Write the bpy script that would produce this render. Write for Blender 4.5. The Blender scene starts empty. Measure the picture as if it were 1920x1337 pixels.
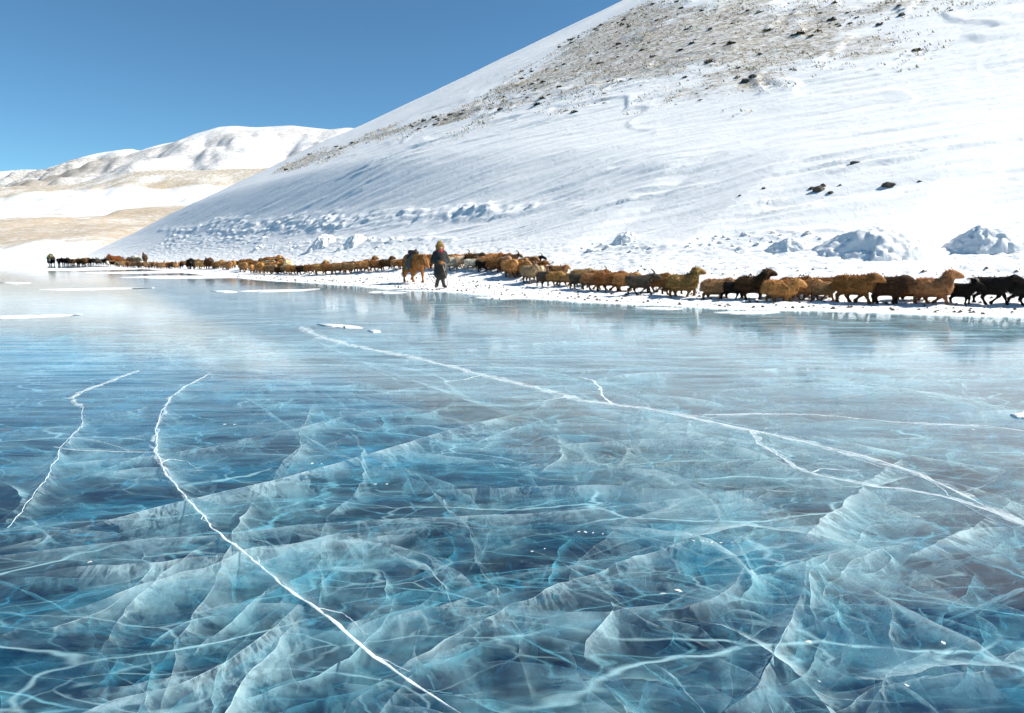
import bpy, bmesh, math, random
import numpy as np
from mathutils import Vector

C = bpy.context.scene.collection
R = math.radians
random.seed(7)
rng = np.random.default_rng(7)

# ------------------------------------------------------------------ camera, sky, sun, exposure
CAM_H, FPX, PITCH = 1.45, 1280.0, R(8.51)
cam_d = bpy.data.cameras.new('camera')
cam = bpy.data.objects.new('camera', cam_d)
C.objects.link(cam)
cam_d.sensor_width, cam_d.lens = 36.0, 24.0
cam_d.clip_start, cam_d.clip_end = 0.05, 9000.0
cam.location = (0, 0, CAM_H)
cam.rotation_euler = (R(90) - PITCH, 0, 0)
sc = bpy.context.scene
sc.camera = cam

SUN_AZ, SUN_EL = 86.0, 41.0            # clockwise from +Y
world = bpy.data.worlds.new('World')
sc.world = world
world.use_nodes = True
wn = world.node_tree
sky = wn.nodes.new('ShaderNodeTexSky')
sky.sky_type = 'NISHITA'
sky.sun_disc = False
sky.sun_elevation = R(SUN_EL)
sky.sun_rotation = R(SUN_AZ)
sky.altitude = 3000
sky.air_density, sky.dust_density, sky.ozone_density = 1.0, 1.2, 1.6
bg = wn.nodes['Background']
bg.inputs['Strength'].default_value = 0.085
tint = wn.nodes.new('ShaderNodeMix')      # white balance of the photograph's blue
tint.data_type, tint.blend_type = 'RGBA', 'MULTIPLY'
tint.inputs[0].default_value = 1.0
tint.inputs[7].default_value = (0.64, 1.0, 1.08, 1)
wn.links.new(sky.outputs['Color'], tint.inputs[6])
wn.links.new(tint.outputs[2], bg.inputs['Color'])

sun_d = bpy.data.lights.new('sun', 'SUN')
sun_d.energy, sun_d.angle, sun_d.color = 4.9, R(0.5), (1.0, 0.955, 0.87)
sun = bpy.data.objects.new('sun', sun_d)
C.objects.link(sun)
sdir = Vector((math.sin(R(SUN_AZ)) * math.cos(R(SUN_EL)), math.cos(R(SUN_AZ)) * math.cos(R(SUN_EL)), math.sin(R(SUN_EL))))
sun.rotation_euler = sdir.to_track_quat('Z', 'Y').to_euler()

sc.view_settings.view_transform = 'Standard'
sc.view_settings.look = 'None'
sc.view_settings.exposure = 0.60
sc.view_settings.gamma = 1.0
sc.view_settings.use_curve_mapping = False
sc.cycles.transparent_max_bounces = 24
sc.cycles.max_bounces = 5
sc.cycles.diffuse_bounces = 2
sc.cycles.glossy_bounces = 2
sc.cycles.use_adaptive_sampling = True
sc.cycles.adaptive_threshold = 0.05
sc.cycles.adaptive_min_samples = 16
sc.cycles.transmission_bounces = 4
sc.cycles.volume_bounces = 0
sc.cycles.use_denoising = True
sc.cycles.caustics_reflective = False
sc.cycles.caustics_refractive = False

# ------------------------------------------------------------------ noise
def _hash(ix, iy, seed):
    n = (ix.astype(np.int64) * 374761393 + iy.astype(np.int64) * 668265263 + seed * 974634541) & 0xffffffff
    n = ((n ^ (n >> 13)) * 1274126177) & 0xffffffff
    n = ((n ^ (n >> 16)) * 2246822519) & 0xffffffff
    return n ^ (n >> 15)

def perlin(x, y, seed=0):
    x = np.asarray(x, float); y = np.asarray(y, float)
    ix = np.floor(x); iy = np.floor(y)
    fx, fy = x - ix, y - iy
    u = fx * fx * fx * (fx * (fx * 6 - 15) + 10)
    v = fy * fy * fy * (fy * (fy * 6 - 15) + 10)
    def g(dx, dy):
        a = (_hash(ix + dx, iy + dy, seed) & 0xffff) * (2 * math.pi / 65536)
        return np.cos(a) * (fx - dx) + np.sin(a) * (fy - dy)
    a = g(0, 0) * (1 - u) + g(1, 0) * u
    b = g(0, 1) * (1 - u) + g(1, 1) * u
    return (a * (1 - v) + b * v) * 1.5

def fbm(x, y, oct=4, seed=0, gain=0.5):
    s, a, t = 0.0, 1.0, 0.0
    for o in range(oct):
        s = s + a * perlin(x, y, seed + o * 17)
        t += a; a *= gain; x = x * 2.03 + 5.1; y = y * 2.03 - 3.7
    return s / t

def ridged(x, y, oct=3, seed=0):
    s, a, t = 0.0, 1.0, 0.0
    for o in range(oct):
        s = s + a * (1 - 2 * np.abs(perlin(x, y, seed + o * 13)))
        t += a; a *= 0.5; x = x * 2.1 + 1.3; y = y * 2.1 + 7.7
    return s / t

def sstep(a, b, x):
    t = np.clip((np.asarray(x, float) - a) / (b - a), 0, 1)
    return t * t * (3 - 2 * t)

# ------------------------------------------------------------------ mapping of the photograph to the place
CP, SP = math.cos(PITCH), math.sin(PITCH)
def ray(px, py):
    a = (np.asarray(px, float) - 960) / FPX
    b = (668.5 - np.asarray(py, float)) / FPX
    return a, CP + b * SP, -SP + b * CP

def ground(px, py, z=0.0):
    x, y, d = ray(px, py)
    t = (z - CAM_H) / d
    return x * t, y * t

# ------------------------------------------------------------------ terrain: a cone-like mountain rising from the lake
S2 = math.sqrt(0.5)
SHORE_PX = [(130,494.5),(215,500),(300,507),(400,518),(480,525),(560,530),(640,535),(700,540),(760,545),(830,547),(900,553),(960,560),(1040,563),
            (1100,567),(1200,572),(1300,577),(1400,581),(1500,582.5),(1600,584.5),(1700,588),(1800,592),(1920,596)]
_sx, _sy = ground([p[0] for p in SHORE_PX], [p[1] for p in SHORE_PX])
_su, _sv = (_sx - _sy) * S2, (_sx + _sy) * S2
_o = np.argsort(_su)
SU = np.concatenate([[-420, -200], _su[_o], [4, 30, 90, 200]])
SV = np.concatenate([[60, 32], _sv[_o], [20.0, 23, 30, 46]])
HC, HR = (125.2, 243.0), 245.35

def shore_v(u):
    return np.interp(u, SU, SV)

def hill_profile(t):
    t0 = t; t = np.maximum(t, 0)
    return 0.51 * 7.5 * np.log1p(np.exp(np.clip((t0 - 6.63) / 7.5, -30, 60))) + 1e-4 * t * t

def hill_coords(x, y):
    dx, dy = HC[0] - x, HC[1] - y
    r = np.hypot(dx, dy)
    a = np.arctan2(dx, dy) * HR
    return a, HR - r - 7.0 * sstep(135, 215, a)          # arc position (grows to the left of the hill), distance up the slope

def base_z(x, y):
    u, v = (x - y) * S2, (x + y) * S2
    s = v - shore_v(u)
    a, t = hill_coords(x, y)
    sp = np.clip(s, 0, None)
    fore = np.where(sp < 6.0, 0.0145 * sp ** 2, 0.522 + 0.174 * (sp - 6.0))
    fore = np.where(sp > 9, 1.044 + 2.2 * (1 - np.exp(-(sp - 9) * 0.174 / 2.2)), fore)
    z = fore + hill_profile(t) * sstep(2, 22, s)
    z = z + np.where(s < 0, s * 0.35, 0.03 * (1 - np.exp(-sp * 3)))
    return z, s, a, t

def raycast(px, py, tmax=600.0):
    """where the line of sight through one pixel of the photograph meets the bare terrain"""
    x, y, d = ray(px, py)
    tt = np.concatenate([np.arange(6, 90, 0.1), np.arange(90, tmax, 0.5)])
    X, Y, Z = x * tt, y * tt, CAM_H + d * tt
    zb = np.maximum(base_z(X, Y)[0], 0)
    hit = np.nonzero(Z <= zb)[0]
    if len(hit) == 0:
        return None
    i = hit[0]
    return float(X[i]), float(Y[i])

def poly_world(pts):
    out = []
    for p in pts:
        q = raycast(*p)
        if q is not None:
            out.append(hill_coords(*q))
    return np.array(out)

def poly_dist(px, py, poly):
    """signed distance (positive inside) to a polygon, in hill coordinates"""
    n = len(poly)
    d = np.full(px.shape, 1e9); inside = np.zeros(px.shape, bool)
    for i in range(n):
        x0, y0 = poly[i]; x1, y1 = poly[(i + 1) % n]
        ex, ey = x1 - x0, y1 - y0
        t = np.clip(((px - x0) * ex + (py - y0) * ey) / (ex * ex + ey * ey + 1e-9), 0, 1)
        d = np.minimum(d, (px - x0 - t * ex) ** 2 + (py - y0 - t * ey) ** 2)
        c = ((y0 > py) != (y1 > py)) & (px < ex * (py - y0) / (ey if abs(ey) > 1e-9 else 1e-9) + x0)
        inside ^= c
    d = np.sqrt(d)
    return np.where(inside, d, -d)

POLY_BARE = poly_world([(940,205),(1000,190),(1080,172),(1200,165),(1330,170),(1420,162),(1500,135),(1600,105),(1650,62),(1720,18),(1700,4),(1500,4),(1340,4),(1230,4),(1170,30),(1110,62),(1040,105),(980,145),(930,180)])
POLY_BAND = poly_world([(490,334),(560,318),(690,268),(800,246),(985,192),(1060,150),(960,182),(850,206),(700,248),(600,284),(540,306)])
POLY_RUBBLE = [poly_world(p) for p in (
    [(1310,470),(1400,476),(1560,470),(1600,455),(1560,440),(1470,432),(1400,438),(1330,448)],
    [(480,466),(560,472),(700,462),(860,452),(840,444),(700,446),(600,450)],
    [(150,466),(250,478),(400,470),(520,452),(480,440),(330,440)],
    [(1060,470),(1160,474),(1320,472),(1300,462),(1180,452)],
    [(300,430),(520,440),(700,428),(900,410),(1100,386),(1000,384),(820,388),(600,400),(420,412)])]

def terrain(x, y):
    """full terrain height with drifts, and the masks the material uses"""
    z, s, a, t = base_z(x, y)
    up = sstep(6, 14, s)
    # the broad swells of the slope
    z = z + up * (0.8 * fbm(a / 55, t / 70, 3, 3) + 0.35 * fbm(a / 22 + t / 50, t / 26, 3, 9)) * sstep(5, 60, t + 6)
    # wind drifts: long low scarps running across the slope
    q = a * 0.96 - t * 0.28; w = t * 0.96 + a * 0.28
    wx = w + 0.9 * fbm(q / 9, w / 5, 3, 21)
    m = sstep(-0.15, 0.45, fbm(a / 28, t / 14, 3, 33))
    z = z + up * (1 - 0.6 * sstep(150, 185, a) * sstep(4, 16, t)) * (0.11 * ridged(q / 14, wx / 2.0, 3, 41) * (0.25 + m) + 0.06 * fbm(q / 5, wx / 0.7, 3, 47) + 0.10 * fbm(q / 14, wx / 1.2, 3, 48))
    zz = fbm(q / 19, wx / 1.9, 5, 55, 0.55)
    calm = 1 - 0.72 * sstep(150, 185, a) * sstep(4, 16, t)
    z = z + calm * up * 0.24 * (sstep(0.10, 0.22, zz) - 0.7 * sstep(0.22, 0.6, zz)) * sstep(70, 10, t) * (0.2 + 0.8 * m)
    # curved wind lips higher on the right
    lip = fbm(a / 17 + 0.6 * fbm(a / 9, t / 9, 2, 61), t / 13, 3, 66)
    hi = sstep(14, 30, t) * sstep(-260, -60, -a)
    z = z + up * hi * 0.22 * (sstep(0.05, 0.14, lip) - sstep(0.12, 0.45, lip))
    z = z + up * hi * 0.055 * ridged(a / 2.2 + 2 * lip, t / 1.0, 2, 71)
    # broken snow along the foot
    rub = np.zeros_like(z)
    for p in POLY_RUBBLE:
        rub = np.maximum(rub, sstep(-0.6, 0.8, poly_dist(a, t, p) + 0.8 * fbm(a / 2.5, t / 1.5, 2, 77)))
    ch = np.maximum(ridged(a / 2.4 + t / 6 + 0.4 * perlin(a, t, 5), t / 0.9, 3, 83), -0.1) + 0.5 * sstep(0.05, 0.14, perlin(a / 1.3, t / 0.55, 91))
    z = z + rub * up * 0.25 * ch * (0.6 + 0.8 * sstep(-.2, .4, fbm(a / 6, t / 4, 2, 95)))
    # trampled track
    tr = sstep(0.5, 1.5, s) * sstep(12, 8, s)
    z = z + tr * (0.06 * fbm(x / 0.30, y / 0.30, 3, 101) + 0.05 * fbm(x / 2, y / 2, 2, 102) - 0.09 * sstep(.28, .5, perlin(x / .22, y / .22, 103)))
    # bare patches
    g1 = poly_dist(a, t, POLY_BARE); g2 = poly_dist(a, t, POLY_BAND)
    en = fbm(a / 14, t / 7, 4, 111)
    bare = np.maximum(sstep(-11, 8, g1 + 12 * en), 0.9 * sstep(-2.5, 3.5, g2 + 7 * en))
    return z, s, a, t, bare, rub

# ------------------------------------------------------------------ helpers
def link(o, parent=None):
    C.objects.link(o)
    if parent is not None:
        o.parent = parent
    return o

def mesh_np(name, co, faces, mat=None, parent=None, smooth=True, uv=None, attrs=None):
    me = bpy.data.meshes.new(name)
    co = np.asarray(co, np.float32); faces = np.asarray(faces, np.int32)
    nf, k = faces.shape
    me.vertices.add(len(co)); me.vertices.foreach_set('co', co.ravel())
    me.loops.add(nf * k); me.loops.foreach_set('vertex_index', faces.ravel())
    me.polygons.add(nf)
    me.polygons.foreach_set('loop_start', np.arange(0, nf * k, k, dtype=np.int32))
    me.polygons.foreach_set('loop_total', np.full(nf, k, np.int32))
    me.polygons.foreach_set('use_smooth', np.full(nf, smooth, bool))
    if uv is not None:
        l = me.uv_layers.new(name='uv')
        l.data.foreach_set('uv', np.asarray(uv, np.float32)[faces.ravel()].ravel())
    for n, v in (attrs or {}).items():
        at = me.attributes.new(n, 'FLOAT', 'POINT')
        at.data.foreach_set('value', np.asarray(v, np.float32))
    me.update(); me.validate()
    if mat: me.materials.append(mat)
    return link(bpy.data.objects.new(name, me), parent)

def grid_faces(n, m):
    i = np.arange(n - 1)[:, None] * m + np.arange(m - 1)[None]
    i = i.ravel()
    return np.stack([i, i + m, i + m + 1, i + 1], 1)

def tag(o, label=None, cat=None, group=None, kind=None):
    if label: o['label'] = label
    if cat: o['category'] = cat
    if group: o['group'] = group
    if kind: o['kind'] = kind
    return o

class NT:
    def __init__(s, name):
        s.m = bpy.data.materials.new(name); s.m.use_nodes = True
        s.t = s.m.node_tree; s.t.nodes.clear()
        s.out = s.n('OutputMaterial')
    def n(s, kind, **kw):
        nd = s.t.nodes.new('ShaderNode' + kind)
        for k, v in kw.items():
            if k in nd.inputs: s.set(nd.inputs[k], v)
            else: setattr(nd, k, v)
        return nd
    def set(s, sock, v):
        if isinstance(v, bpy.types.NodeSocket): s.t.links.new(v, sock)
        elif isinstance(v, bpy.types.Node): s.t.links.new(v.outputs[0], sock)
        else:
            if sock.type == 'RGBA' and len(v) == 3: v = (*v, 1)
            sock.default_value = v
    def math(s, op, a, b=0.0, c=0.0, clamp=False):
        nd = s.t.nodes.new('ShaderNodeMath'); nd.operation = op; nd.use_clamp = clamp
        for i, v in enumerate((a, b, c)): s.set(nd.inputs[i], v)
        return nd.outputs[0]
    def mix(s, f, a, b, blend='MIX'):
        nd = s.t.nodes.new('ShaderNodeMix'); nd.data_type = 'RGBA'; nd.blend_type = blend
        s.set(nd.inputs[0], f); s.set(nd.inputs[6], a); s.set(nd.inputs[7], b)
        return nd.outputs[2]
    def ramp(s, f, lo, hi, a=0.0, b=1.0):
        nd = s.t.nodes.new('ShaderNodeMapRange'); nd.interpolation_type = 'SMOOTHSTEP'
        s.set(nd.inputs[0], f)
        for i, v in enumerate((lo, hi, a, b)): s.set(nd.inputs[i + 1], v)
        return nd.outputs[0]
    def noise(s, vec, scale, detail=4.0, rough=0.5, dist=0.0):
        nd = s.n('TexNoise'); s.set(nd.inputs['Vector'], vec)
        for k, v in (('Scale', scale), ('Detail', detail), ('Roughness', rough), ('Distortion', dist)): nd.inputs[k].default_value = v
        return nd.outputs[0]
    def mapping(s, vec, scale=(1, 1, 1), rot=(0, 0, 0), loc=(0, 0, 0)):
        nd = s.n('Mapping'); s.set(nd.inputs['Vector'], vec)
        nd.inputs['Scale'].default_value = scale; nd.inputs['Rotation'].default_value = rot; nd.inputs['Location'].default_value = loc
        return nd.outputs[0]
    def bump(s, h, dist, strength=1.0, normal=None):
        nd = s.n('Bump'); s.set(nd.inputs['Height'], h); nd.inputs['Distance'].default_value = dist; nd.inputs['Strength'].default_value = strength
        if normal is not None: s.set(nd.inputs['Normal'], normal)
        return nd.outputs[0]
    def surf(s, sh):
        s.t.links.new(sh.outputs[0] if isinstance(sh, bpy.types.Node) else sh, s.out.inputs['Surface'])
        return s.m

def bsdf(nt, col, rough=0.7, normal=None, **kw):
    b = nt.n('BsdfPrincipled')
    nt.set(b.inputs['Base Color'], col); nt.set(b.inputs['Roughness'], rough)
    if normal is not None: nt.set(b.inputs['Normal'], normal)
    for k, v in kw.items(): nt.set(b.inputs[k.replace('_', ' ')], v)
    return b

def plain(name, col, rough=0.75, var=0.25, scale=18.0, **kw):
    nt = NT(name)
    co = nt.n('TexCoord').outputs['Object']
    f = nt.noise(co, scale, 3)
    c = nt.mix(f, tuple(v * (1 - var) for v in col), tuple(min(1, v * (1 + var)) for v in col))
    return nt.surf(bsdf(nt, c, rough, nt.bump(nt.noise(co, scale * 3, 3), 0.01, 0.4), **kw))

# ------------------------------------------------------------------ materials of the land
def mat_snow(name, grass=False, hue=(0.86, 0.86, 0.85)):
    nt = NT(name)
    co = nt.n('TexCoord').outputs['Object']
    n1 = nt.noise(co, 0.5, 5, 0.6)
    col = nt.mix(n1, hue, (min(1, hue[0] * 1.05), min(1, hue[1] * 1.045), min(1, hue[2] * 1.03)))
    h = nt.math('ADD', nt.noise(co, 2.2, 6, 0.65), nt.math('MULTIPLY', nt.noise(co, 14, 3, 0.6), 0.25))
    nrm = nt.bump(h, 0.10, 0.55)
    rough = 0.65
    if grass:
        at = nt.n('Attribute'); at.attribute_name = 'bare'
        b = at.outputs['Fac']
        st = nt.mapping(co, (1, 1, 1.0))
        g = nt.noise(st, 0.42, 10, 0.80, 0.3)
        g2 = nt.noise(st, 0.11, 4, 0.6)
        thr = nt.math('ADD', nt.math('MULTIPLY', b, 0.42), nt.math('MULTIPLY', nt.math('SUBTRACT', g2, 0.5), 0.35))
        cover = nt.ramp(nt.math('ADD', g, thr), 0.72, 0.90)
        cover = nt.math('MULTIPLY', cover, nt.ramp(b, 0.02, 0.3))
        cover = nt.math('MULTIPLY', cover, nt.ramp(nt.noise(nt.mapping(co, (1, 1, 2.2)), 1.7, 8, 0.78, 0.2), 0.40, 0.56, 0.12, 1.0))
        gn = nt.noise(co, 2.3, 6, 0.7)
        gc = nt.mix(nt.ramp(gn, 0.35, 0.62), (0.20, 0.155, 0.10), (0.46, 0.37, 0.25))
        gc = nt.mix(nt.ramp(nt.noise(co, 1.1, 5, 0.7), 0.58, 0.68), gc, (0.14, 0.115, 0.08))
        col = nt.mix(nt.math('MULTIPLY', cover, 0.9), col, gc)
    b = bsdf(nt, col, rough, nrm)
    b.inputs['Specular IOR Level'].default_value = 0.25
    return nt.surf(b)

M_SNOW = mat_snow('snow')
M_HILL = mat_snow('hill_snow_and_grass', True)

def mat_far(name, tan, dark, amount, scale, snow=(0.86, 0.87, 0.88)):
    """snow speckled with bare ground; amount is an attribute times a constant"""
    nt = NT(name)
    co = nt.n('TexCoord').outputs['Object']
    at = nt.n('Attribute'); at.attribute_name = 'bare'
    b = nt.math('MULTIPLY', at.outputs['Fac'], amount)
    n = nt.noise(nt.mapping(co, (1, 1, 1.6)), scale, 9, 0.78, 0.3)
    n2 = nt.noise(co, scale * 0.07, 5, 0.65)
    cover = nt.math('MULTIPLY', nt.ramp(nt.math('ADD', nt.math('ADD', n, nt.math('MULTIPLY', nt.math('SUBTRACT', n2, 0.5), 0.4)), b), 0.58, 0.98), 0.92)
    gc = nt.mix(nt.ramp(nt.noise(co, scale * 2.2, 5, 0.75), 0.52, 0.66), tan, dark)
    col = nt.mix(cover, snow, gc)
    return nt.surf(bsdf(nt, col, 0.85, nt.bump(n, 0.12 / scale, 0.7)))

# ------------------------------------------------------------------ the lake: ice slab with cracks and fracture sheets inside
def mat_ice():
    nt = NT('lake_ice')
    co = nt.n('TexCoord').outputs['Object']
    st = nt.mapping(co, (0.22, 1.6, 1), (0, 0, R(-12)))
    streak = nt.noise(st, 2.6, 6, 0.62, 0.5)
    thin = nt.noise(nt.mapping(co, (0.22, 1.9, 1), (0, 0, R(-9))), 3.0, 7, 0.66, 0.8)
    big = nt.noise(nt.mapping(co, (0.35, 0.9, 1), (0, 0, R(-9))), 0.33, 4, 0.6, 0.6)
    fine = nt.noise(nt.mapping(co, (0.5, 1.8, 1), (0, 0, R(-12))), 22, 3, 0.6)
    h = nt.math('ADD', nt.math('ADD', nt.math('MULTIPLY', streak, 0.8), nt.math('MULTIPLY', thin, 0.10)), nt.math('MULTIPLY', fine, 0.05))
    nrm = nt.bump(h, 0.006, 0.33)
    gl = nt.n('BsdfGlossy'); gl.distribution = 'GGX'
    nt.set(gl.inputs['Roughness'], nt.math('ADD', nt.ramp(big, 0.3, 0.7, 0.02, 0.07), nt.ramp(thin, 0.40, 0.70, 0.0, 0.035))); nt.set(gl.inputs['Normal'], nrm)
    gl.inputs['Color'].default_value = (1, 1, 1, 1)
    tr = nt.n('BsdfTransparent')
    fr = nt.n('Fresnel'); nt.set(fr.inputs['Normal'], nrm)
    ge = nt.n('NewGeometry')
    # rays are not bent at the surface, so the index is the same from either side (no total reflection from below)
    nt.set(fr.inputs['IOR'], nt.math('SUBTRACT', 1.31, nt.math('MULTIPLY', ge.outputs['Backfacing'], 1.31 - 1 / 1.31)))
    mx = nt.n('MixShader'); nt.set(mx.inputs[0], fr.outputs[0])
    nt.t.links.new(tr.outputs[0], mx.inputs[1]); nt.t.links.new(gl.outputs[0], mx.inputs[2])
    # hoar frost scoured into streaks on top
    df = nt.n('BsdfDiffuse'); df.inputs['Color'].default_value = (0.56, 0.82, 0.92, 1)
    fmask = nt.math('MULTIPLY', nt.ramp(streak, 0.50, 0.74), nt.ramp(big, 0.42, 0.66))
    yy = nt.n('SeparateXYZ'); nt.set(yy.inputs[0], co)
    away = nt.math('MULTIPLY', nt.ramp(yy.outputs[1], 3.0, 10.0, 0.05, 1.0), nt.ramp(yy.outputs[1], 16.0, 45.0, 1.0, 0.30))      # blown clean in front, more frost towards the shore
    fmask = nt.math('MULTIPLY', nt.math('ADD', nt.math('MULTIPLY', fmask, 0.25), nt.math('MULTIPLY', nt.ramp(thin, 0.22, 0.80), 0.42)), away)
    m2 = nt.n('MixShader'); nt.set(m2.inputs[0], fmask)
    nt.t.links.new(mx.outputs[0], m2.inputs[1]); nt.t.links.new(df.outputs[0], m2.inputs[2])
    va = nt.n('VolumeAbsorption'); va.inputs['Color'].default_value = (0.08, 0.72, 0.85, 1); va.inputs['Density'].default_value = 1.7
    nt.t.links.new(va.outputs[0], nt.out.inputs['Volume'])
    return nt.surf(m2)

def mat_sheet(name, amt, seed):
    nt = NT(name)
    uv = nt.n('UVMap'); uv.uv_map = 'uv'
    at = nt.n('Attribute'); at.attribute_name = 'fade'
    ed = nt.n('Attribute'); ed.attribute_name = 'edge'
    v = nt.mapping(uv.outputs[0], (1, 1, 1), (0, 0, 0), (seed * 3.7, seed * 1.3, 0))
    w1 = nt.noise(nt.mapping(v, (1.2, 0.8, 1), (0, 0, R(24))), 2.4, 5, 0.62, 0.9)
    w3 = nt.noise(v, 1.0, 2, 0.5, 0.5)
    f1 = nt.noise(nt.mapping(v, (1.0, 0.8, 1), (0, 0, R(33))), 2.2, 5, 0.6, 0.6)
    fil = nt.math('SUBTRACT', 1.0, nt.math('ABSOLUTE', nt.math('MULTIPLY', nt.math('SUBTRACT', f1, 0.5), 30.0)), clamp=True)
    fil2 = nt.math('SUBTRACT', 1.0, nt.math('ABSOLUTE', nt.math('MULTIPLY', nt.math('SUBTRACT', w1, 0.47), 26.0)), clamp=True)
    veil = nt.math('MULTIPLY', nt.math('ADD', nt.ramp(w1, 0.40, 0.64), nt.math('MULTIPLY', nt.ramp(f1, 0.5, 0.66), 0.4)), nt.ramp(w3, 0.42, 0.60, 0.08, 1.0))
    veil = nt.math('ADD', veil, nt.math('MULTIPLY', nt.math('ADD', fil, fil2), 0.50))
    veil = nt.math('ADD', veil, 0.04)
    a = nt.math('MULTIPLY', nt.math('MULTIPLY', veil, at.outputs['Fac']), amt)
    a = nt.math('ADD', a, nt.math('MULTIPLY', ed.outputs['Fac'], 0.42), clamp=True)
    df = nt.n('BsdfDiffuse'); df.inputs['Color'].default_value = (0.67, 0.85, 0.875, 1)
    tl = nt.n('BsdfTranslucent'); tl.inputs['Color'].default_value = (0.67, 0.85, 0.875, 1)
    m0 = nt.n('MixShader'); m0.inputs[0].default_value = 0.45
    nt.t.links.new(df.outputs[0], m0.inputs[1]); nt.t.links.new(tl.outputs[0], m0.inputs[2])
    tr = nt.n('BsdfTransparent')
    m = nt.n('MixShader'); nt.set(m.inputs[0], a)
    nt.t.links.new(tr.outputs[0], m.inputs[1]); nt.t.links.new(m0.outputs[0], m.inputs[2])
    return nt.surf(m)

def mat_cloud(name, lo, hi, amt, seed, scale):
    """milky layer of bubbles frozen into the ice"""
    nt = NT(name)
    co = nt.n('TexCoord').outputs['Object']
    c = nt.mapping(co, (0.45, 1.0, 1), (0, 0, R(-10)), (seed * 7.1, seed * 2.9, 0))
    n = nt.noise(c, scale, 6, 0.66, 1.6)
    n2 = nt.noise(c, scale * 0.22, 3, 0.5, 0.4)
    r = nt.math('SUBTRACT', 1.0, nt.math('ABSOLUTE', nt.math('MULTIPLY', nt.math('SUBTRACT', nt.noise(c, scale * 0.55, 7, 0.62, 0.8), 0.5), 26.0)), clamp=True)
    f = nt.math('ADD', nt.ramp(n, lo, hi), nt.math('MULTIPLY', r, 0.55))
    f = nt.math('MULTIPLY', nt.math('MULTIPLY', f, nt.ramp(n2, 0.32, 0.66)), amt)
    # angular web of hair-fine fractures
    wv = nt.n('VectorMath'); wv.operation = 'ADD'; nt.set(wv.inputs[0], c)
    nz = nt.n('TexNoise'); nt.set(nz.inputs['Vector'], c); nz.inputs['Scale'].default_value = 1.6; nz.inputs['Detail'].default_value = 4
    sub = nt.n('VectorMath'); sub.operation = 'SCALE'; sub.inputs['Scale'].default_value = 0.55; nt.set(sub.inputs[0], nz.outputs['Color'])
    nt.set(wv.inputs[1], sub.outputs[0])
    for vs, wd_, st_ in ((0.9 + 0.35 * seed, 0.016, 0.50), (2.3 + 0.5 * seed, 0.020, 0.28)):
        vo = nt.n('TexVoronoi'); vo.feature = 'DISTANCE_TO_EDGE'; vo.inputs['Scale'].default_value = vs; nt.set(vo.inputs['Vector'], wv.outputs[0])
        ln = nt.math('MULTIPLY', nt.ramp(vo.outputs['Distance'], 0.0, wd_, 1.0, 0.0), nt.ramp(nt.noise(c, vs * 0.9, 3, 0.6), 0.42, 0.62, 0.0, st_))
        hz = nt.math('MULTIPLY', nt.ramp(vo.outputs['Distance'], 0.0, wd_ * 9, 1.0, 0.0), nt.ramp(n, 0.40, 0.66, 0.0, st_ * 0.14))
        f = nt.math('ADD', f, nt.math('ADD', ln, hz))
    f = nt.math('MINIMUM', f, 0.8, clamp=True)
    df = nt.n('BsdfDiffuse'); df.inputs['Color'].default_value = (0.58, 0.83, 0.87, 1)
    tr = nt.n('BsdfTransparent')
    m = nt.n('MixShader'); nt.set(m.inputs[0], f)
    nt.t.links.new(tr.outputs[0], m.inputs[1]); nt.t.links.new(df.outputs[0], m.inputs[2])
    return nt.surf(m)

def box_obj(name, x0, x1, y0, y1, z0, z1, mat):
    co = [(x, y, z) for z in (z0, z1) for x, y in ((x0, y0), (x1, y0), (x1, y1), (x0, y1))]
    f = [(3, 2, 1, 0), (4, 5, 6, 7), (0, 1, 5, 4), (1, 2, 6, 5), (2, 3, 7, 6), (3, 0, 4, 7)]
    return mesh_np(name, co, f, mat, smooth=False)

ice = box_obj('ice', -700, 160, -25, 520, -1.7, 0.0, mat_ice())
tag(ice, kind='structure')
wat = plain('deep_water', (0.0005, 0.080, 0.135), 0.9, 0.3, 0.35)
lw = mesh_np('lake_water', [(-699, -24, -1.55), (159, -24, -1.55), (159, 519, -1.55), (-699, 519, -1.55)], [(0, 1, 2, 3)], wat)
tag(lw, kind='structure')

for k, (z, lo, hi, amt, sc_) in enumerate(((-0.035, 0.54, 0.68, 0.13, 1.5), (-0.16, 0.53, 0.66, 0.18, 1.2), (-0.40, 0.51, 0.62, 0.26, 0.7))):
    co = [(-110, 0.6, z), (45, 0.6, z), (45, 60, z), (-110, 115, z)]
    mesh_np('milky_layer', co, [(0, 1, 2, 3)], mat_cloud('milky_ice_%d' % k, lo, hi, amt, k + 1, sc_), ice)

SHEETS = [mat_sheet('fracture_veil_%d' % k, a, k + 1) for k, a in enumerate((0.36, 0.52, 0.72, 0.95))]

def resample(p, step):
    p = np.asarray(p, float)
    d = np.concatenate([[0], np.cumsum(np.hypot(*np.diff(p, axis=0).T))])
    n = max(4, int(d[-1] / step))
    t = np.linspace(0, d[-1], n)
    # soft corner rounding through a cubic-ish blend
    return np.stack([np.interp(t, d, p[:, 0]), np.interp(t, d, p[:, 1])], 1), t

def jag(p, t, amp, scale, seed):
    tg = np.gradient(p, axis=0); ln = np.hypot(tg[:, 0], tg[:, 1]) + 1e-9
    nx, ny = -tg[:, 1] / ln, tg[:, 0] / ln
    w = np.sin(np.pi * np.linspace(0, 1, len(p))) ** 0.3
    o = amp * w * (fbm(t / scale, t * 0 + seed * 3.1, 4, seed, 0.6))
    return np.stack([p[:, 0] + nx * o, p[:, 1] + ny * o], 1)

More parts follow.
